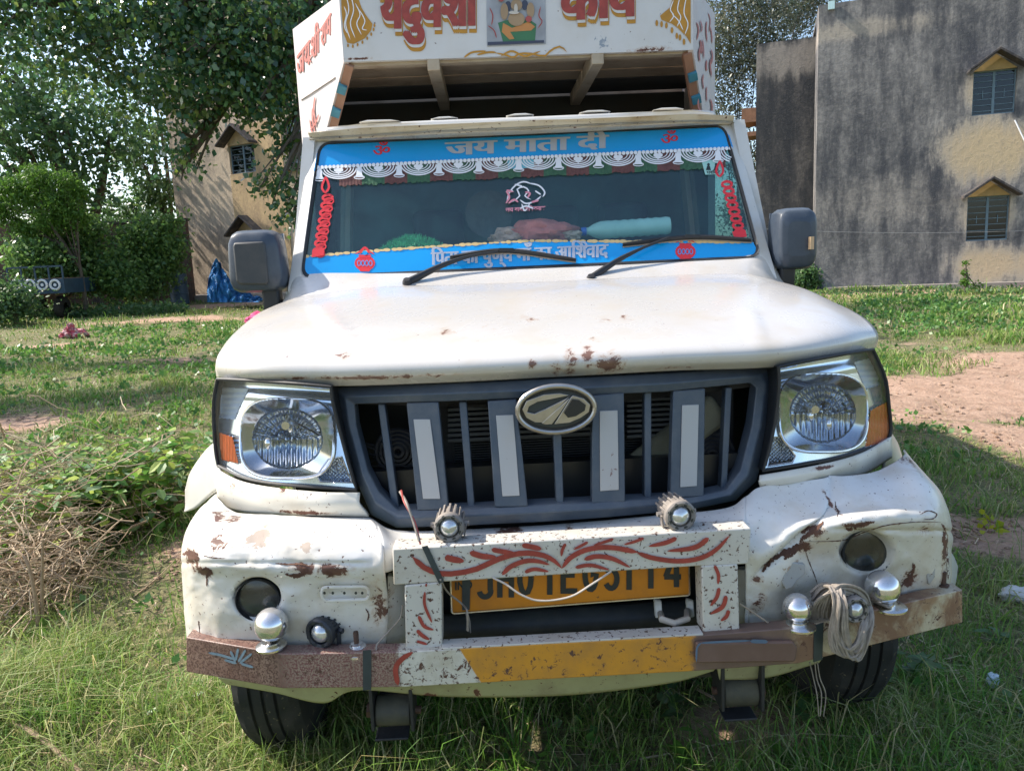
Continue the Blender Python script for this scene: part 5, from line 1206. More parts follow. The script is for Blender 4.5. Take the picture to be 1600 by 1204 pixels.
def blades(name, P0, h, w, mat, lean=.6, kind='stuff'):
    n = len(P0); a = rng.random(n)*2*np.pi; b = rng.random(n)*2*np.pi; ln = rng.random(n)*lean+.1
    side = np.stack([np.cos(a), np.sin(a), np.zeros(n)], 1)*w[:, None]/2; dr = np.stack([np.cos(b), np.sin(b)], 1)
    mid = P0.copy(); mid[:, :2] += dr*(h*ln*.35)[:, None]; mid[:, 2] += h*.6
    tip = P0.copy(); tip[:, :2] += dr*(h*ln*1.1)[:, None]; tip[:, 2] += h*(1-.35*ln)
    V = np.stack([P0-side, P0+side, mid+side*.75, mid-side*.75, tip], 1).reshape(-1, 3); k = np.arange(n)*5
    q1 = np.stack([k, k+1, k+2, k+3], 1); t1 = np.stack([k+3, k+2, k+4, k+4], 1)
    me = bpy.data.meshes.new(name); me.vertices.add(n*5); me.vertices.foreach_set('co', V.astype(np.float32).ravel())
    lv = np.concatenate([np.stack([k, k+1, k+2, k+3, k+3, k+2, k+4], 1).ravel()]).astype(np.int32)
    me.loops.add(n*7); me.loops.foreach_set('vertex_index', lv); me.polygons.add(n*2)
    ls = np.stack([np.arange(n)*7, np.arange(n)*7+4], 1).ravel().astype(np.int32); me.polygons.foreach_set('loop_start', ls); me.update(calc_edges=True)
    me.materials.append(mat); o = link(name, me); o['kind'] = kind; return o
PP = []; HH = []; WW = []
for r0, r1, dens, h0, h1, w in ((.9, 3.4, 13500, .03, .12, .0042), (3.4, 6.5, 5600, .03, .11, .0062), (6.5, 13, 1500, .04, .12, .009), (13, 36, 230, .05, .15, .020)):
    AW = R(116) if r1 < 7 else R(136); A = (AW/2)*(r1*r1-r0*r0); n = int(A*dens); r = np.sqrt(rng.random(n)*(r1*r1-r0*r0)+r0*r0); t = (rng.random(n)-.5)*AW+R(90-1.4)
    x = CAM.x+r*np.cos(t); y = CAM.y+r*np.sin(t)
    d = dirt(x, y); cl = fbm(x*2.3+20, y*2.3+5); keep = (rng.random(n) > d*1.5) & (rng.random(n) < np.clip((cl-.28)*2.6, .12, 1)) & (np.abs(x-y*0) > -1)
    x, y, cl = x[keep], y[keep], cl[keep]; m_ = len(x)
    tall = 1+1.1*np.clip((fbm(x*.9+5, y*.9+15)-.5)*4, -.5, 1)+ (rng.random(m_) < .02)*1.4
    PP.append(np.stack([x, y, terr(x, y)-.008], 1)); HH.append((h0+(h1-h0)*rng.random(m_))*tall*(.5+.8*cl)); WW.append(w*(.6+.9*rng.random(m_)))
grass = blades('grass', np.concatenate(PP), np.concatenate(HH), np.concatenate(WW), M_grass, 1.5)
fin(grass, 'patchy short green and straw coloured grass all over the yard', 'grass')
# ------------------------------------------------------------------ leaves / trees
def kites(C, size, asp=.6, droop=0.0):
    n = len(C); d = rng.normal(size=(n, 3)); d[:, 2] -= droop; d /= np.linalg.norm(d, axis=1)[:, None]
    r = rng.normal(size=(n, 3)); s = np.cross(d, r); s /= np.linalg.norm(s, axis=1)[:, None]+1e-9
    L = (size*(.6+.8*rng.random(n)))[:, None] if np.ndim(size) else (size*(.6+.8*rng.random(n)))[:, None]
    a = C; b = C+d*L*.45+s*L*asp/2; c = C+d*L; e = C+d*L*.45-s*L*asp/2
    return np.stack([a, b, c, e], 1).reshape(-1, 3), np.arange(n*4).reshape(n, 4)
M_bark = plain('bark', (.12, .095, .07), .9, var=.3, sc=14, bump=.8)
M_peepal = leafmat('broad_leaves', [(.04,.11,.06),(.06,.15,.07),(.08,.18,.065),(.12,.21,.05),(.05,.12,.07),(.24,.32,.06)], .45, .24, .9)
M_dark_l = leafmat('dark_leaves', [(.05,.12,.045),(.08,.17,.055),(.11,.20,.06),(.06,.13,.06),(.16,.25,.07)], .42, .4, .5)
M_bright = leafmat('bright_leaves', [(.07,.17,.02),(.11,.23,.03),(.09,.19,.04),(.16,.28,.05)], .4, .5)
M_mid = leafmat('shrub_leaves', [(.07,.16,.05),(.12,.24,.06),(.17,.29,.07),(.08,.17,.07),(.24,.36,.08)], .45, .4, .5)
M_euc = leafmat('grey_green_leaves', [(.08,.11,.06),(.12,.15,.09),(.17,.18,.12),(.07,.09,.05),(.22,.20,.15)], .35, .4, .5)
M_yel = leafmat('yellow_leaves', [(.35,.40,.03),(.45,.45,.03),(.25,.36,.04)], .4, .5)
def crown_pts(cl, per, clump=.22):
    out = []
    for (c, r, k) in cl:
        n = max(1, int(per*k)); nc = max(2, n//14)
        dv = rng.normal(size=(nc, 3)); dv /= np.linalg.norm(dv, axis=1)[:, None]; rad = rng.random(nc)**.45
        cc = np.array(c)+dv*rad[:, None]*np.array(r)
        idx = rng.integers(0, nc, n); out.append(cc[idx]+rng.normal(size=(n, 3))*clump*np.array([1, 1, .8]))
    return np.concatenate(out)
def tree(name, label, base, clusters, per, leaf, mat, asp=.6, tr=.18, group=None, clump=.22, twigs=3, droop=.4, top=None, cat='tree'):
    t = thing(name, label, cat, base, group); base = Vector(base); m = MB()
    cs = [Vector(c) for c, r, k in clusters]; fork = Vector(top) if top else base+Vector((0, 0, max(.5, (min(c.z for c in cs)-base.z)*.6)))
    m.tube(curve([tuple(base+Vector((0, 0, -.2))), tuple(base.lerp(fork, .5)+Vector((tr*.5, 0, 0))), tuple(fork)], 8), [tr*(1.25-.45*i/8) for i in range(9)], 10); m.build('trunk', M_bark, t)
    m = MB()
    for (c, r, k), cv in zip(clusters, cs):
        mid = fork.lerp(cv, .5)+Vector((random.uniform(-.3, .3), random.uniform(-.3, .3), .25))*min(1, (cv-fork).length/3)
        m.tube(curve([tuple(fork-Vector((0, 0, .1))), tuple(mid), tuple(cv)], 6), [tr*.55*(1-.8*i/6) for i in range(7)], 6, cap=False)
        for _ in range(twigs):
            d = Vector(rng.normal(size=3)).normalized(); e = cv+Vector((d.x*r[0], d.y*r[1], d.z*r[2]))*.95; s_ = mid.lerp(cv, random.uniform(.3, 1)); m.tube([s_, s_.lerp(e, .5)+Vector((0, 0, .08)), e], [tr*.12, tr*.08, tr*.03], 4, cap=False)
    m.build('limb', M_bark, t)
    V, Fa = kites(crown_pts(clusters, per, clump), leaf, asp, droop); npmesh('crown', V, Fa, mat, t, kind='stuff'); return t
def CL(L_, y): return [(tuple(P(px, py, y+dy)), (r, r*1.1, r*.8), k) for px, py, dy, r, k in L_]
gb = lambda px, py: tuple(G(px, py))
def gz(x, y): return (x, y, float(terr(x, y)))
tree('peepal_tree', 'large dark broad-leaved tree whose boughs hang over the top left above the beige house', gz(-1.6, 15.5), CL([(-60,10,0,1.6,1.2),(60,15,0,1.3,1.2),(160,10,1,1.1,1.0),(250,35,0,1.2,1.2),(340,25,1,1.2,1.2),(430,40,0,1.1,1.2),(100,95,1,.9,.35),(200,120,.5,.9,.5),(290,115,0,.95,.9),(370,120,0,1.0,1.0),(445,130,1,.9,.9),(300,170,.5,.45,.2),(410,165,0,.5,.3),(455,225,.5,.35,.2),(435,290,0,.40,.22),(460,330,.5,.35,.12),(700,50,4,1.4,.5),(850,40,4,1.4,.5),(990,50,4,1.3,.5),(290,230,.5,.35,.12),(285,265,.5,.25,.05),(40,-120,0,2,1),(250,-130,0,2,1),(440,-120,0,2,1),(600,-200,2,2.2,.6)], 12), 1450, .11, M_peepal, .72, .32, clump=.16, twigs=6, droop=.7, top=tuple(P(640, -140, 14)))
tree('shade_tree', 'tall dark green tree behind the yard wall at the far left', gz(-14, 26), CL([(20,110,0,2.3,1),(100,190,0,1.7,1),(40,230,0,1.8,1),(170,215,1,1.2,.5),(120,290,0,1.4,.7),(0,320,0,1.6,.8),(60,150,2,2,.8),(-80,200,0,3,1),(-100,60,0,3,1)], 24), 1150, .22, M_dark_l, .5, .4, clump=.32)
tree('slender_tree', 'slender dark tree with sky showing through it left of the beige house', gz(-12.4, 29.5), CL([(215,240,0,1.2,.7),(250,300,0,.9,.7),(200,330,0,1.2,.7),(240,380,0,1.1,.9),(180,170,1,1.3,.45),(240,210,1,.8,.3),(150,380,0,1.2,.8),(235,120,1,1.2,.5)], 29), 1500, .2, M_dark_l, .5, .22, clump=.22)
tree('feathery_tree', 'small bright green feathery tree in front of the dark trees at the far left', gz(-11.2, 20), CL([(60,276,0,.42,.16),(100,288,0,.36,.14),(20,292,0,.40,.16),(125,300,0,.24,.10),(45,308,0,.40,.16),(90,318,0,.40,.16),(10,335,0,.34,.12),(118,338,0,.34,.14),(75,345,0,.36,.14),(-20,310,0,.4,.12),(35,360,0,.3,.08)], 20), 7500, .10, M_bright, .4, .05, clump=.10, twigs=5)
def bush(name, label, px, py, y, spec, per, leaf, mat, cat='bush', group=None, **k): return tree(name, label, gz(P(px, py, y).x, y), CL(spec, y), per, leaf, mat, tr=.05, cat=cat, group=group, **k)
bush('leafy_shrub', 'tall leafy shrub climbing the wall beside the left corner of the beige house', 250, 450, 22, [(228,365,0,.5,.6),(258,385,0,.35,.5),(215,385,0,.5,.6),(250,415,0,.5,.6),(230,440,0,.5,.6),(262,350,0,.25,.2)], 2900, .13, M_mid)
bush('green_shrub', 'bushy green shrub in front of the yard wall behind the blue trailer', 100, 440, 21, [(70,405,-1.2,.5,.7),(45,400,-1.2,.4,.5),(80,370,0,.6,.9),(110,395,0,.5,.8),(55,395,0,.5,.7),(130,360,0,.5,.7),(125,430,0,.55,.8),(95,345,0,.4,.4),(160,420,0,.7,.9),(190,440,0,.6,.8)], 2900, .12, M_mid)
bush('low_bush', 'low green undergrowth at the foot of the yard wall, left edge', 20, 470, 17.5, [(10,468,0,.5,.8),(-30,470,0,.6,.8),(40,478,0,.25,.2)], 3000, .09, M_dark_l)
bush('yellow_bush', 'small bright yellow-green bush in the grass before the left wall', 205, 470, G(205, 477).y, [(205,468,0,.17,.5)], 900, .06, M_yel, clump=.05)
bush('grey_gum_tree', 'tall sparse grey-green tree between the truck box and the stained building', 1150, 440, 26, [(1140,40,0,1.6,.5),(1190,20,0,1.4,.5),(1250,15,2,1.2,.5),(1150,110,0,1.3,.4),(1200,90,0,.9,.35),(1135,180,0,1.1,.3),(1165,250,0,.9,.2),(1165,330,0,.9,.25),(1180,400,0,.8,.25),(1100,80,0,1.5,.5),(1150,-40,0,2,.6),(1260,-20,2,1.5,.5)], 6500, .15, M_euc, cat='tree', asp=.3, clump=.28, twigs=12)
bush('wall_weed', 'upright green weed growing at the foot of the stained wall under the windows', 1508, 450, 17.2, [(1508,440,0,.10,.3),(1508,425,0,.05,.12),(1509,410,0,.03,.08),(1525,448,0,.2,.2)], 700, .06, M_bright, clump=.04)
bush('corner_bush', 'dark green bush with reddish stems at the inner corner behind the right mirror', 1255, 440, 20.5, [(1262,425,0,.25,.4),(1245,440,0,.3,.3),(1270,440,0,.2,.3)], 1500, .10, M_dark_l, clump=.08)
tree('yard_tree', 'small tree standing just outside the left edge whose shade falls on the grass', gz(-9.4, 7.8), [((-8.8, 7.6, 4.1), (1.1, .7, .4), .6), ((-7.9, 7.9, 3.9), (.8, .6, .35), .4), ((-10, 7.6, 4.2), (1.0, .6, .4), .5), ((-9.3, 10.8, 4.6), (1.6, .7, .5), .7), ((-12, 11, 4.6), (1.6, .9, .5), .7)], 2600, .12, M_dark_l, .6, .12)
# undergrowth strip along walls
n = 9000; pl_ = []
for px0, px1, py, yb, k in ((-40, 290, 462, 20.5, 5200), (1275, 1640, 452, 18.7, 900)):
    for _ in range(k):
        px = random.uniform(px0, px1); yy = yb+random.uniform(-1.2, .2) - (.30*(P(px, py, yb).x-P(px0, py, yb).x) if px0 > 1000 else 0); x = P(px, py, yy).x; pl_.append((x, yy, float(terr(x, yy))+abs(random.gauss(0, .12 if px0 < 1000 else .05))))
V, Fa = kites(np.array(pl_), .11, .5, -.3); fin(npmesh('undergrowth', V, Fa, M_dark_l, kind='stuff'), 'low weedy undergrowth along the foot of the walls', 'undergrowth')
# ------------------------------------------------------------------ buildings
def stained(name, base, dark, spots, amt=.5, sc=1.0, clean=None):
    q = N(name); co = q.coord(); st = q.n('VectorMath', operation='MULTIPLY', i={0: co, 1: (1.6, 1.6, .35)}).outputs[0]
    n1 = q.noise(.55*sc, 8, .68, vec=co, dist=.6); n2 = q.noise(1.7*sc, 9, .7, vec=st); n3 = q.noise(9, 8, .7, vec=co); n4 = q.noise(40, 5, .7, vec=co)
    f = q.math('ADD', q.math('MULTIPLY', n1, .5), q.math('ADD', q.math('MULTIPLY', n2, .55), q.math('MULTIPLY', n3, .30)))
    f = q.math('SUBTRACT', f, .14)
    acc = None
    for (p, rx, rz, s_) in spots:
        v = q.n('VectorMath', operation='SUBTRACT', i={0: co, 1: tuple(p)}).outputs[0]; v = q.n('VectorMath', operation='MULTIPLY', i={0: v, 1: (1/rx, .2, 1/rz)}).outputs[0]
        w = q.math('MULTIPLY', q.ramp(q.math('ADD', q.n('VectorMath', operation='LENGTH', i={0: v}).outputs['Value'], q.math('MULTIPLY', q.math('SUBTRACT', n2, .5), 1.6)), 1.5, .45), s_); acc = w if acc is None else q.math('ADD', acc, w)
    if acc: f = q.math('SUBTRACT', f, acc)
    a = q.ramp(f, .62-amt*.5, .78-amt*.2)
    if clean and acc: base_ = q.mix(q.math('MULTIPLY', acc, 2.2, True), base, clean)
    else: base_ = base
    c = q.mix(a, base_, tuple(x*1.0 for x in dark)); c = q.mix(q.math('MULTIPLY', q.ramp(n3, .5, .75), .5), c, tuple(x*.55+y_*.45 for x, y_ in zip(dark, base))); c = q.mix(q.math('MULTIPLY', q.ramp(n4, .55, .75), .4), c, tuple(x*.5 for x in dark))
    q.bsdf(c, .92, 0, q.bump(q.math('ADD', n3, q.math('MULTIPLY', n4, .5)), .6, .03)); return q.m
class Wall:
    def __init__(s, px, py, y, yaw):
        b = P(px, py, y); s.o = Vector((b.x, b.y, 0)); s.d = Vector((math.cos(yaw), -math.sin(yaw), 0)); s.n = Vector((-math.sin(yaw), -math.cos(yaw), 0))
        s.pl = Plane(s.o, s.o+s.d, s.o+Vector((0, 0, 1)))
    def uz(s, px, py): p = s.pl(px, py); return (p-s.o).dot(s.d), p.z
    def pt(s, u, z, e=0): return s.o+s.d*u+s.n*e+Vector((0, 0, z))
    def box(s, m, u0, u1, z0, z1, e0, e1): V = [s.pt(u, z, e) for e in (e1, e0) for u, z in ((u0, z0), (u1, z0), (u1, z1), (u0, z1))]; m.add(V, [(0, 1, 2, 3), (7, 6, 5, 4), (0, 4, 5, 1), (1, 5, 6, 2), (2, 6, 7, 3), (3, 7, 4, 0)])
    def panelled(s, m, u0, u1, z0, z1, holes, th):
        us = sorted({u0, u1, *[h[0] for h in holes], *[h[1] for h in holes]}); zs_ = sorted({z0, z1, *[h[2] for h in holes], *[h[3] for h in holes]})
        for a, b in zip(us, us[1:]):
            for c, d in zip(zs_, zs_[1:]):
                if not any(h[0] <= (a+b)/2 <= h[1] and h[2] <= (c+d)/2 <= h[3] for h in holes): s.box(m, a, b, c, d, -th, 0)
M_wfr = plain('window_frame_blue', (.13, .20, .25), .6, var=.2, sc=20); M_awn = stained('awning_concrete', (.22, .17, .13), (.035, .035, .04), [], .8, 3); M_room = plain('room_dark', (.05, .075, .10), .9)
M_beige = plain('beige_plaster', (.50, .36, .19), .9, var=.12, sc=5, bump=.3)
def window(W_, par, h, bars=7, mull=True, awn=True, rev=.10, apex=.42, lit=False):
    u0, u1, z0, z1 = h; m = MB(); f = .035
    W_.box(m, u0, u1, z0, z0+f, -rev-.04, -rev); W_.box(m, u0, u1, z1-f, z1, -rev-.04, -rev); W_.box(m, u0, u0+f, z0+f, z1-f, -rev-.04, -rev); W_.box(m, u1-f, u1, z0+f, z1-f, -rev-.04, -rev)
    um = (u0+u1)/2
    if mull: W_.box(m, um-.03, um+.03, z0+f, z1-f, -rev-.04, -rev+.003)
    w = m.build('window', M_wfr, par, smooth=False)
    for a, b in ((u0+f, um-.03), (um+.03, u1-f)) if mull else ((u0+f, u1-f),):
        m = MB(); W_.box(m, a, b, z0+f, z1-f, -rev-.030, -rev-.024); m.build('pane', M_win, w, smooth=False)
        for k in range(bars):
            z = z0+f+(z1-z0-2*f)*(k+.5)/bars; m = MB(); W_.box(m, a, b, z-.008, z+.008, -rev-.012, -rev+.002); m.build('bar', M_wfr, w, smooth=False)
        m = MB(); zm = z0+(z1-z0)*.48; W_.box(m, (a+b)/2-.008, (a+b)/2+.008, zm-.1, zm+.1, -rev-.010, -rev+.004); m.build('bar', M_wfr, w, smooth=False)
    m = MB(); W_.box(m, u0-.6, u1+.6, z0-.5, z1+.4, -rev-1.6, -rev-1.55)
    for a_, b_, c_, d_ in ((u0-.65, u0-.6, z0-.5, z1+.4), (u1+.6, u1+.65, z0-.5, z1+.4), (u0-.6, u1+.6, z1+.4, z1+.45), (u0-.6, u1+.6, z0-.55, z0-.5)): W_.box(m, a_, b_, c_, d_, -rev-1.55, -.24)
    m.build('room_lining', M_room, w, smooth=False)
    if awn:
        m = MB(); wd = (u1-u0)/2+.17; t = .07; ap = apex*(u1-u0)
        for s_ in (-1, 1):
            V = []
            for e in (.02, .42):
                V += [W_.pt(um, z1+.06+ap*1.0, e), W_.pt(um+s_*wd, z1+.02, e), W_.pt(um+s_*wd, z1+.02-t, e), W_.pt(um, z1+.06+ap-t, e)]
            m.add(V, [(0, 1, 2, 3), (4, 5, 6, 7), (0, 1, 5, 4), (1, 2, 6, 5), (2, 3, 7, 6), (3, 0, 4, 7)])
        m.build('awning', M_awn, par, smooth=False, bevel=.012)
        m = MB(); V = [W_.pt(u0, z1+.0, .003), W_.pt(u1, z1+.0, .003), W_.pt(um, z1+ap-.03, .003)]; m.add(V, [(0, 1, 2)]); m.build('gable_infill', bpy.data.materials['ochre_plaster'], par, smooth=False, fix=False)
    return w
plain('ochre_plaster', (.50, .34, .15), .9, var=.2, sc=8)
# right building
WR = Wall(1272, 453, 20.5, R(20))
def hole(W_, x0, y0, x1, y1): a = W_.uz(x0, y1); b = W_.uz(x1, y0); return (a[0], b[0], a[1], b[1])
h1 = hole(WR, 1512, 106, 1583, 182); h2 = hole(WR, 1509, 304, 1579, 377)
h1 = (h2[0], h2[1], h1[2], h1[3])
ztop = WR.uz(1350, 6)[1]; cen = lambda px, py: WR.pl(px, py)
M_wr = stained('stained_wall', (.36, .335, .31), (.055, .058, .068), [(cen(1545, 235), 1.0, .75, .45), (cen(1550, 415), .9, .5, .40), (cen(1350, 45), 1.6, .25, .12), (cen(1410, 310), 2.0, .6, .05), (cen(1545, 140), .55, .5, .3), (cen(1545, 340), .55, .5, .25)], .62, .8, clean=(.56, .43, .27))
bR = thing('stained_building', 'black-stained two-storey building with two gabled window hoods at the right', 'building', tuple(WR.pt(2, float(terr(WR.pt(2, 0).x, WR.pt(2, 0).y)))))
m = MB(); WR.panelled(m, 0, 14, -.6, ztop, [h1, h2], .22); m.build('wall', M_wr, bR, smooth=False)
m = MB(); WR.box(m, 0.0, .22, -.6, ztop-.001, -1.3, -.221); WR.box(m, .0, 14, ztop+.001, ztop+.12, -9, -.0); m.build('side_wall', M_wr, bR, smooth=False)
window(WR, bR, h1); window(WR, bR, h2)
for px, py in ((1560, 128), (1558, 160)):
    m = MB(); p = WR.pl(px, py)-WR.n*.3; m.ball(p, .035, 8, (1, 1, 2.2)); m.build('hanging_cloth', M_white, bR)
m = MB(); WR2 = Wall(1180, 445, 22.6, R(20)); z2 = WR2.uz(1200, 67)[1]; uu = WR2.uz(1300, 100)[0]; M_wr2 = stained('stained_wall_rear_shaded', (.30, .265, .23), (.035, .038, .044), [(WR2.pl(1235, 90), 1.0, .5, .3)], .85, .8); WR2.box(m, 0, uu+.35, -.6, z2, -6, 0); m.build('rear_wall', M_wr2, bR, smooth=False)  # tree shade and the lit top are painted in along with the stains
m = MB(); WR2.box(m, -.42, -.001, WR2.uz(1180, 190)[1], WR2.uz(1180, 168)[1], -1.0, .0); WR2.box(m, -.25, -.001, WR2.uz(1180, 212)[1], WR2.uz(1180, 205)[1], -1.0, .0); m.build('ledge', plain('ledge_brick', (.34, .17, .10), .9, var=.3, sc=8), bR, smooth=False)
a_ = WR.pl(1585, 188); m = MB(); m.tube([a_+WR.n*.03, WR.pl(1604, 232)+WR.n*.12, WR.pl(1622, 290)+WR.n*.1], .018, 6); m.build('drain_pipe', M_white, bR)
p = WR.pl(1300, 8); m = MB(); WR.box(m, WR.uz(1294, 0)[0], WR.uz(1304, 0)[0], ztop-.05, ztop+.16, .02, .10); o = m.build('flood_light', plain('pale_lamp', (.55, .75, .75), .3), bR, smooth=False)
m = MB(); WR.box(m, .3, 14, -.6, float(terr(WR.pt(3, 0).x, WR.pt(3, 0).y))+.10, .001, .5); m.build('plinth', plain('plinth_concrete', (.30, .27, .24), .9, var=.25, sc=4, bump=.3), bR, smooth=False)
m = MB(); a = WR.pl(1700, 356)+WR.n*.2; b = WR.pl(1160, 356)+WR.n*.2; m.tube([a.lerp(b, t)-Vector((0, 0, .14*4*t*(1-t))) for t in np.linspace(0, 1, 16)], .0045, 5); o = m.build('clothes_line', plain('pale_line', (.35, .36, .36), .6)); fin(o, 'thin pale line strung across the stained wall behind the right mirror', 'cable')
# left building
WL = Wall(290, 467, 26.0, R(28)); hb = hole(WL, 361, 223, 397, 273); hc = hole(WL, 357, 366, 395, 412); hd = hole(WL, 450, 178, 480, 262); hc = (hb[0], hb[1], hc[2], hc[3])
zt_ = WL.uz(300, -60)[1]; cl_ = WL.pl
M_wl = stained('beige_stained_wall', (.50, .40, .29), (.27, .22, .175), [(cl_(395, 300), 1.4, 1.4, .3), (cl_(420, 390), 1.5, 1.0, .3)], .45, 1.0)
bL = thing('beige_building', 'weathered beige three-storey house with small hooded windows behind the left mirror', 'building', tuple(WL.pt(2, float(terr(WL.pt(2, 0).x, WL.pt(2, 0).y)))))
m = MB(); WL.panelled(m, 0, 12, -.6, zt_, [hb, hc, hd], .2); m.build('wall', M_wl, bL, smooth=False); m = MB(); WL.box(m, 0, .2, -.6, zt_-.001, -8, -.201); m.build('side_wall', M_wl, bL, smooth=False)
ub = WL.uz(366, 300)[0]; ub2 = WL.uz(440, 300)[0]
m = MB(); WL.panelled(m, ub, ub2, -.3, zt_, [hb, hc], 0.0) if 0 else None
for h_ in ((hb[0]-.06, ub2, hb[3]+.3, hb[3]+.31),): pass
m = MB(); hs = [(hb[0]-.0, hb[1]+.0, hb[2], hb[3]), (hc[0], hc[1], hc[2], hc[3])]
def thin(W_, m, u0, u1, z0, z1, holes): 
    us = sorted({u0, u1, *[h[0] for h in holes], *[h[1] for h in holes]}); zs_ = sorted({z0, z1, *[h[2] for h in holes], *[h[3] for h in holes]})
    for a, b in zip(us, us[1:]):
        for c, d in zip(zs_, zs_[1:]):
            if not any(h[0] <= (a+b)/2 <= h[1] and h[2] <= (c+d)/2 <= h[3] for h in holes): W_.box(m, a, b, c, d, .001, .03)
thin(WL, m, hb[0], ub2+.2, WL.uz(400, 470)[1], hb[3]+.6, hs); m.build('painted_bay', stained('beige_bay', (.52, .37, .20), (.30, .21, .13), [], .35, 1.2), bL, smooth=False)
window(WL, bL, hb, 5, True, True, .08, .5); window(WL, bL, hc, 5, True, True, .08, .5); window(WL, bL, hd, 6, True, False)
m = MB(); WL.box(m, hd[0]-.1, hd[1]+.4, hd[2]-.1, hd[2]-.02, .001, .3); m.build('ledge', M_awn, bL, smooth=False)
m = MB(); p0 = WL.uz(265, 470)[0]; WL.box(m, p0-.4, 6, -.5, float(terr(WL.pt(0, 0).x, WL.pt(0, 0).y))+.12, .031, 1.2); m.build('plinth', bpy.data.materials['plinth_concrete'], bL, smooth=False)
# yard wall at the back left
q = N('old_brick'); br = q.n('TexBrick', i={'Vector': q.n('VectorMath', operation='MULTIPLY', i={0: q.n('CombineXYZ', i={0: q.n('SeparateXYZ', i={0: q.coord()}).outputs[0], 1: q.n('SeparateXYZ', i={0: q.coord()}).outputs[2]}), 1: (1, 1, 1)}).outputs[0], 'Scale': 4.0, 'Color1': (.16, .08, .05, 1), 'Color2': (.10, .06, .045, 1), 'Mortar': (.12, .10, .08, 1), 'Mortar Size': .02}); c = q.mix(q.ramp(q.noise(1.5, 6, .7), .4, .65), br.outputs[0], (.055, .045, .04)); q.bsdf(c, .95, 0, q.bump(br.outputs[1], .5, .02)); M_brick = q.m
def wall_thing(name, lab, px0, px1, pt_, pb, y, mat, th=.25):
    a = P(px0, pt_, y); b = P(px1, pt_, y); t = thing(name, lab, 'wall', ((a.x+b.x)/2, y, 0)); m = MB(); zb_ = -.3
    m.box((a.x, y, zb_), (b.x, y+th, a.z)); m.build('wall_face', mat, t, smooth=False)
    m = MB(); m.box((a.x-.03, y-.05, a.z+.002), (b.x+.03, y+th+.05, a.z+.09)); m.build('coping', M_awn, t, smooth=False)
wall_thing('yard_wall', 'long dark brick yard wall half hidden by shrubs at the back left', 35, 290, 356, 465, 24, M_brick)
wall_thing('brick_shed_wall', 'low grey brick shed wall at the left edge behind the blue trailer', -260, 33, 362, 470, 22.6, M_brick)
# blue trailer
tz = P(55, 470, 19).z; a = P(12, 430, 19); b = P(96, 428, 19); tl = thing('blue_trailer', 'dark blue farm trailer with four white rings and open side rails by the left wall', 'trailer', ((a.x+b.x)/2, 19.3, 0))
M_tb = plain('trailer_blue', (.035, .075, .12), .5, var=.3, sc=6); zt2 = P(50, 437, 19).z; zb2_ = P(50, 460, 19).z; x0 = P(14, 440, 19).x; x1 = P(100, 440, 19).x
m = MB(); m.box((x0, 19, zb2_), (x1, 19.04, zt2)); m.box((x0, 19.04, zb2_), (x0+.04, 20.6, zt2)); m.box((x1-.04, 19.04, zb2_), (x1, 20.6, zt2)); m.box((x0+.04, 19.04, zb2_), (x1-.04, 20.6, zb2_+.04)); m.build('trailer_box', M_tb, tl, smooth=False)
ld = MB(); ld.box((x0+.05, 19.05, zb2_+.05), (x1-.05, 20.55, zt2+.02)); ld.build('sand_load', M_soil, tl, smooth=False)
for k in range(5):
    x = x0+(x1-x0)*k/4; m = MB(); m.box((x-.02, 18.97, zt2), (x+.02, 18.999, zt2+.32)); m.build('rail_post', M_tb, tl, smooth=False)
m = MB(); m.box((x0, 18.97, zt2+.30), (x1, 18.995, zt2+.34)); m.build('top_rail', M_tb, tl, smooth=False)
for px in (26, 47, 66, 86):
    c_ = P(px, 445, 18.99); m = MB(); m.tube([c_+Vector((.12*math.cos(t), 0, .12*math.sin(t))) for t in np.linspace(0, 6.283, 25)], .03, 6); m.lathe([(0, .01), (.04, .01), (.04, 0)], c_, (0, -1, 0), 12); m.build('white_ring', M_white, tl)
for x in (x0+.4, x1-.4):
    m = MB(); zc = float(terr(x, 19.6))+.3; m.lathe([(.12, -.1), (.26, -.1), (.3, -.06), (.3, .06), (.26, .1), (.12, .1)], (x, 19.5, zc), (1, 0, 0), 24); m.build('wheel', M_tyre, tl)
# blue drum, sack, tarp, rags
def blobthing(name, lab, cat, px, py, y, sx, sy, sz, mat, amp=.3, part='sheet', lift=.5, f=2.4, n=40):
    x = P(px, py, y).x; z = float(terr(x, y)); t = thing(name, lab, cat, (x, y, z)); blob(part, t, (x, y, z+sz*lift), sx, sy, sz, mat, amp, f=f, n=n, base=sz*lift+.02); return t
dr = thing('blue_drum', 'dark blue upright drum against the left corner of the beige house', 'drum', gz(P(278, 440, 23.5).x, 23.5)); x = P(278, 440, 23.5).x; z = float(terr(x, 23.5)); m = MB(); m.lathe([(0, 1.0), (.27, 1.0), (.28, .98), (.28, .66), (.295, .64), (.28, .62), (.28, .34), (.295, .32), (.28, .30), (.28, 0)], (x, 23.5, z), (0, 0, 1), 24); m.build('drum_shell', M_tb, dr)
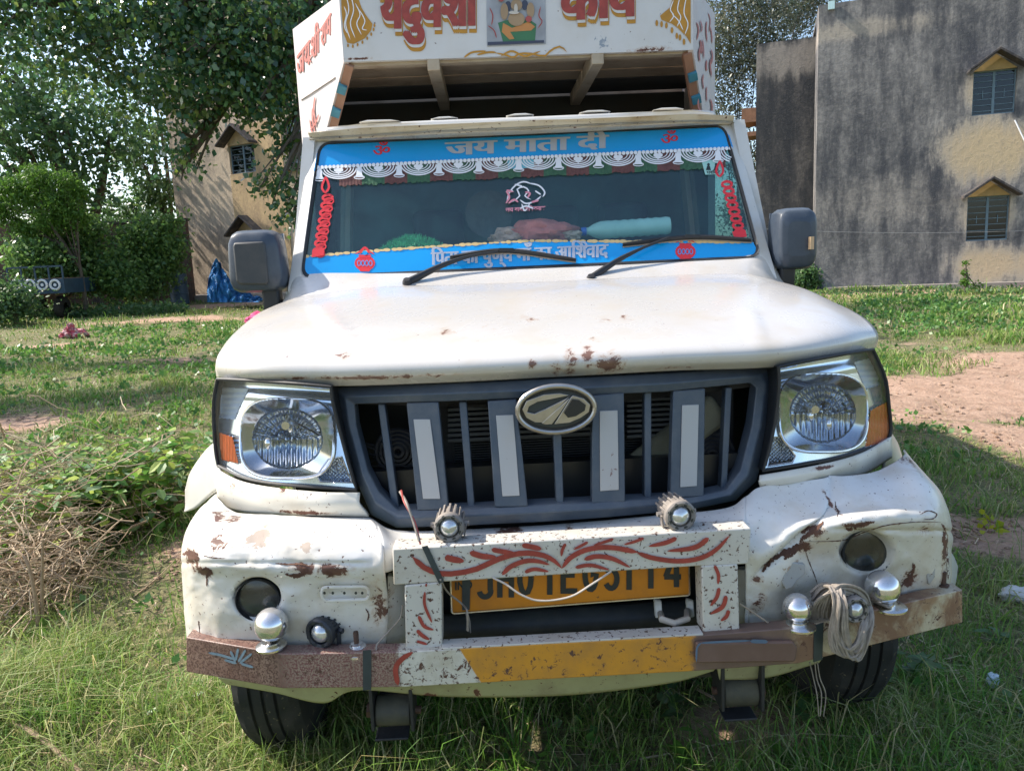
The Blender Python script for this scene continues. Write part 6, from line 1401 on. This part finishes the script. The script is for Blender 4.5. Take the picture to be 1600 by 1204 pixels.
# crumpled tarp: peaked sheet
q = N('blue_tarp'); n_ = q.noise(7, 5, .6); q.bsdf(q.mix(n_, (.01, .10, .32), (.05, .30, .65)), .35, 0, q.bump(q.noise(9, 6, .7, dist=1.0), 1.0, .12)); MTarp = q.m
tp = thing('blue_tarp', 'crumpled bright blue plastic sheet draped over a heap beside the beige house wall', 'tarp', gz(P(362, 472, 20.5).x, 20.5))
m = MB(); nn = 46; V = []
tz0 = float(terr(P(362, 472, 20.5).x, 20.5))
pk = [(336, 412), (345, 420), (360, 436), (380, 452), (402, 462)]
for i in range(nn+1):
    for j in range(nn+1):
        u = i/nn; v = j/nn; px = 332+u*78; 
        topy = 470-58*(math.exp(-((u-.12)/.20)**2))*1.0-16*math.exp(-((u-.5)/.35)**2); w = math.sin(math.pi*v)**.7
        yy = 20.1+v*1.0; base = P(px, 471, 20.5); zt3 = P(px, topy, 20.5).z; zz = base.z+(zt3-base.z)*w
        wr = (abs(float(fbm(u*7+3, v*5+1))-.5)*3-.5)+(float(fbm(u*19, v*15))-.5)*.6; V.append((base.x+wr*.14, yy-wr*.30, max(float(terr(base.x, yy)), zz+wr*.16*w)))
m.add(V, [(i*(nn+1)+j, (i+1)*(nn+1)+j, (i+1)*(nn+1)+j+1, i*(nn+1)+j+1) for i in range(nn) for j in range(nn)]); m.build('tarp_sheet', MTarp, tp, smooth=True, sharp=25)
q = N('pink_sack'); q.bsdf(q.mix(q.ramp(q.noise(12, 3), .45, .6), (.62, .10, .16), (.62, .40, .42)), .6, 0, q.bump(q.noise(16, 6, .7, dist=1), 1.0, .05)); MS = q.m
sk = thing('pink_sack', 'crumpled pink plastic sack lying on the soil mound at the left', 'sack', tuple(G(115, 528)))
g_ = G(120, 528); 
for dx, dz, sx, sz in ((.06, .08, .20, .10), (-.12, .10, .16, .12), (-.10, .20, .06, .10), (-.24, .05, .12, .06)): blob('sack_fold', sk, (g_.x+dx, g_.y, g_.z+dz), sx, .14, sz, MS, .5, f=2.2, n=34)
def rag(name, lab, cat, px, py, sx, sy, sz, mat, amp=.4): g_ = G(px, py); t = thing(name, lab, cat, tuple(g_)); blob('film', t, (g_.x, g_.y, g_.z+sz*.7), sx, sy, sz, mat, amp, n=30); return t
MPW = plain('white_plastic', (.62, .62, .60), .35, var=.2, sc=14, bump=.6)
rag('white_bag', 'white plastic bag with faded pink print in the grass at the right edge', 'bag', 1592, 938, .075, .05, .035, MPW)
rag('white_scrap', 'small crumpled pale blue-white scrap in the shaded grass at the lower right', 'scrap', 1550, 1072, .022, .015, .028, plain('pale_scrap', (.55, .65, .72), .5))
rag('cement_sack', 'pale grey sack slumped at the foot of the yard wall among shrubs', 'sack', 215, 462, .28, .25, .3, plain('grey_sack', (.30, .33, .33), .8, var=.3, sc=8))
rag('rubble_heap', 'small heap of brown rubble beside the blue trailer', 'rubble', 83, 472, .38, .3, .22, M_soil, .7)
for px, py, lab in ((1548, 828, 'small yellow-green weed growing on bare soil near the right edge'), (60, 1000, 'broad-leaved green weed in the grass at the lower left edge')):
    g_ = G(px, py); t = thing('weed', lab, 'weed', tuple(g_), None); V, Fa = kites(np.array([[g_.x, g_.y, g_.z+.02]])+rng.normal(size=(26, 3))*np.array([.035, .035, .018]), .05, .6, -.3); npmesh('leaf_mass', V, Fa, M_yel if px > 800 else M_bright, t)
# broad-leaved ground plants as single leaves with a fold
def leaf(m, c, d, up, L, w):
    d = d.normalized(); s = d.cross(up).normalized(); u = s.cross(d)
    V = [c, c+d*L*.3+s*w*.42+u*.08*L, c+d*L*.65+s*w*.40+u*.05*L, c+d*L, c+d*L*.65-s*w*.40+u*.05*L, c+d*L*.3-s*w*.42+u*.08*L, c+d*L*.35, c+d*L*.66]
    m.add(V, [(0, 1, 6), (1, 2, 7, 6), (2, 3, 7), (0, 6, 5), (6, 7, 4, 5), (7, 3, 4)])
def plant(px, py, n, L, h, lab, mat, group=None, stems=3, name='leafy_weed'):
    g_ = G(px, py); t = thing(name, lab, 'weed', tuple(g_), group); st = MB(); m = MB()
    for s_ in range(stems):
        a = random.random()*6.28; e = Vector(g_)+Vector((math.cos(a)*h*.5, math.sin(a)*h*.5, h*random.uniform(.6, 1))); st.tube([Vector(g_), Vector(g_).lerp(e, .5)+Vector((0, 0, h*.15)), e], .0018, 5)
        for k in range(n):
            q_ = Vector(g_).lerp(e, random.uniform(.35, 1)); b = random.random()*6.28; leaf(m, q_, Vector((math.cos(b), math.sin(b), random.uniform(-.1, .5))), Vector((0, 0, 1)), L*random.uniform(.7, 1.2), L*.6)
    st.build('stem', M_bright, t); m.build('leaves', mat, t, fix=False, smooth=False)
for px, py, n, L, h, lab in ((1255,1130,6,.055,.12,'trailing leafy weed beside the right front tyre'),(1420,1070,6,.06,.16,'tall dark-leaved weed just right of the right front tyre'),(1060,1120,5,.055,.10,'round-leaved weed in the shade under the right leaf spring'),(1070,1195,4,.05,.10,'bright three-leaved seedling under the front bumper'),(1240,1204,4,.055,.08,'bright seedling at the bottom edge below the right tyre'),(1460,950,5,.06,.10,'broad-leaved weed in shade right of the bull bar end'),(1560,1010,4,.05,.08,'pale-leaved weed in shaded grass near the right edge'),(35,1035,5,.05,.09,'bright leafy weed low at the left edge'),(120,1160,4,.03,.06,'tiny bright seedling in the grass at the lower left'),(1600,1130,4,.05,.1,'leafy weed at the lower right corner'),(60,560,8,.10,.3,'leafy weed beside the soil mound at the left'),(1490,500,8,.09,.25,'leafy weed patch in sunlit grass at the right')):
    plant(px, py, n, L, h, lab, M_bright if 'bright' in lab else M_dark_l)
# brush pile of dry twigs and creeper leaves, left of the truck
M_twig = leafmat('dry_twigs', [(.26,.18,.12),(.42,.31,.20),(.58,.48,.34),(.16,.11,.07),(.50,.40,.28)], .0, .8, .2)
bp = MB(); gp = [G(px, py) for px, py in ((20, 960), (30, 900), (90, 860), (150, 840), (10, 820), (60, 800), (190, 820), (-60, 880), (-40, 800), (80, 920), (235, 790))]
for k in range(2500):
    c = random.choice(gp); c = Vector(c)+Vector((random.gauss(0, .15), random.gauss(0, .15), 0)); c.z = float(terr(c.x, c.y))+abs(random.gauss(0, .20)); L = random.uniform(.08, .38); a = random.random()*6.28; d = Vector((math.cos(a), math.sin(a), random.uniform(-.5, .8))).normalized()*L
    j = lambda: Vector((random.uniform(-1, 1), random.uniform(-1, 1), random.uniform(-1, 1)))*L*.12
    bp.tube([c-d*.5, c-d*.15+j(), c+d*.2+j(), c+d*.5], [.0036, .0031, .0024, .0014], 4, cap=False)
o = bp.build('dry_brush', M_twig, None, fix=False); o['kind'] = 'stuff'; fin(o, 'tangled heap of dry brown twigs in the grass at the left', 'brush')
pts = []
for k in range(2400):
    c = random.choice(gp[1:6]+gp[6:7]*3+gp[3:4]*2+gp[10:11]*2); pts.append((c.x+random.gauss(.05, .17), c.y+random.gauss(.05, .14), c.z+random.uniform(.05, .42)))
lm = MB()
for x, y, z in pts: leaf(lm, Vector((x, y, z)), Vector((random.gauss(0, 1), random.gauss(0, 1), random.uniform(-.8, .2))), Vector((random.gauss(0, .4), random.gauss(0, .4), 1)), random.uniform(.05, .10), .055)
o = lm.build('creeper_leaves', leafmat('creeper_leaves', [(.08,.20,.05),(.14,.30,.05),(.26,.40,.06),(.14,.26,.14),(.42,.50,.08),(.30,.42,.30)], .45), None, fix=False, smooth=False); o['kind'] = 'stuff'; fin(o, 'green and yellow creeper leaves growing through the dry brush heap', 'creeper')
def stick(pts, r, lab, name='dry_branch'):
    m = MB(); Vp = []
    for px, py, h in pts: g_ = G(px, py); Vp.append((g_.x, g_.y, g_.z+h))
    c = curve(Vp, 14); m.tube(c, [r*(1-.6*i/14) for i in range(15)], 6); o = m.build(name, M_twig if r < .009 else plain('pale_branch', (.34, .24, .15), .8, var=.3, sc=30), None); fin(o, lab, 'branch')
stick([(62, 992, 0), (64, 990, .14), (60, 988, .30), (46, 986, .36)], .011, 'thick bent branch standing at the edge of the brush heap')
stick([(66, 992, 0), (75, 988, .18), (88, 986, .40)], .010, 'second branch rising beside the bent one in the brush heap')
stick([(-10, 1130, .02), (50, 1165, .05), (110, 1204, .03), (150, 1240, .02)], .011, 'long grey branch lying across the lower left corner')
stick([(85, 950, .02), (105, 985, .03), (128, 1025, .01)], .005, 'short curved dry stalk lying in the grass at left')
stick([(55, 915, .10), (180, 870, .12), (290, 800, .03)], .004, 'long thin dry stalk leaning from the brush heap toward the bumper')
stick([(210, 935, .01), (250, 905, .02), (285, 868, .02)], .004, 'thin straight twig on the grass left of the bumper')
stick([(1000, 1195, .02), (1200, 1165, .03), (1330, 1165, .03), (1480, 1204, .02)], .004, 'long dry stalk lying in the shaded grass at the bottom right')
stick([(1090, 1085, .02), (1150, 1130, .04), (1200, 1185, .03)], .005, 'dry twig in the shade under the right leaf spring')
stick([(190, 660, .03), (240, 662, .10), (275, 676, .04)], .004, 'arched dry stalk over the grass left of the headlight')
stick([(1440, 800, .0), (1530, 845, .01), (1610, 858, .0)], .006, 'dark twig lying on bare soil at the right edge')
stick([(205, 505, .0), (250, 512, .1), (330, 500, .02)], .012, 'dark fallen branch on the soil at the back left')
stick([(340, 1165, .0), (410, 1180, .07), (480, 1215, .02)], .004, 'budding weed stalk crossing in front of the left tyre')
for px, py, L, lab, a in ((232, 1140, .045, 'pale fallen leaf lying on the grass at the lower left', 1.2), (300, 1108, .045, 'narrow pale fallen leaf on the grass beside the left tyre', .2)):
    g_ = G(px, py); m = MB(); leaf(m, Vector((g_.x, g_.y, g_.z+.05)), Vector((math.cos(a), math.sin(a), .1)), Vector((-.3, -.3, 1)), L, L*.6); o = m.build('fallen_leaf', plain('pale_leaf', (.42, .50, .34), .6, var=.15), None, fix=False, smooth=False); fin(o, lab, 'leaf')
n = 7500; cx = rng.uniform(-9, 11, n); cy = rng.uniform(-.4, 16, n); kp = ((fbm(cx*.8+31, cy*.8+12) > .50) | (rng.random(n) < .18)) & (dirt(cx, cy) < .25+.5*(rng.random(n) < .12)); cx, cy = cx[kp], cy[kp]; n = len(cx); kk = 9
sc_ = .5+.07*np.clip(cy+1.5, 0, 14); off = rng.normal(size=(n, kk, 2))*(.05*sc_)[:, None, None]
X2 = (cx[:, None]+off[..., 0]).ravel(); Y2 = (cy[:, None]+off[..., 1]).ravel(); Z2_ = terr(X2, Y2)+.015+.05*rng.random(len(X2))*np.repeat(sc_, kk)
V, Fa = kites(np.stack([X2, Y2, Z2_], 1), .034*np.repeat(sc_, kk)*1.4, .75, -.25); o = npmesh('ground_weeds', V, Fa, leafmat('weed_leaves', [(.05,.15,.03),(.09,.22,.04),(.15,.30,.06),(.07,.18,.06),(.22,.36,.08)], .4, .4, .5), kind='stuff'); fin(o, 'low broad-leaved weeds mixed through the grass', 'weeds')
# tall thin grass stalks near the camera and litter of straw
n = 3400; x = np.concatenate([rng.uniform(-2.4, 2.6, n), rng.normal(-.66, .22, 700), rng.normal(.72, .22, 700), rng.uniform(-1, 1, 900)]); y = np.concatenate([rng.uniform(-.6, 3.0, n), rng.uniform(.1, .50, 1400), rng.uniform(-.1, .7, 900)]); keep = ~((np.abs(x) < .8) & (y > .6)); x = x[keep]; y = y[keep]
o = blades('tall_grass', np.stack([x, y, terr(x, y)], 1), .08+.16*rng.random(len(x))**2, .002+.003*rng.random(len(x)), M_grass, 1.3); fin(o, 'sparse longer grass blades around the front of the truck', 'grass')
n = 26000; x = rng.uniform(-7, 7, n); y = rng.uniform(-.6, 9, n); a = rng.random(n)*6.28; L = .02+.05*rng.random(n); z = terr(x, y)+.004+.03*rng.random(n)
d = np.stack([np.cos(a), np.sin(a), rng.normal(size=n)*.2], 1)*L[:, None]/2; s = np.stack([-np.sin(a), np.cos(a), np.zeros(n)], 1)*(.0009+.0012*rng.random(n))[:, None]; c = np.stack([x, y, z], 1)
V = np.stack([c-d-s, c-d+s, c+d+s, c+d-s], 1).reshape(-1, 3); o = npmesh('straw_litter', V, np.arange(n*4).reshape(n, 4), M_twig, kind='stuff'); fin(o, 'bits of dry straw lying among the grass', 'straw')
# pebbles and clods on the bare soil
m = MB(); tt = [np.array(v) for v in MB().ball((0, 0, 0), 1, 6).V]; FF = MB().ball((0, 0, 0), 1, 6).F
for k in range(3200):
    a, b, rx, ry = random.choice(DIRT[:4]+DIRT[9:14]); x = a+random.gauss(0, rx*.6); y = b+random.gauss(0, ry*.6)
    if abs(x) < .9 and y > .4: continue
    r = random.uniform(.004, .016)*(1+max(0, y)*.12); z = float(terr(x, y)); sc_ = [random.uniform(.6, 1.3) for _ in range(3)]
    m.add([(x+v[0]*r*sc_[0], y+v[1]*r*sc_[1], z+v[2]*r*sc_[2]*.7) for v in tt], FF)
o = m.build('soil_clods', M_soil, None, fix=False); o['kind'] = 'stuff'; fin(o, 'clods and pebbles scattered on the bare soil', 'clods')
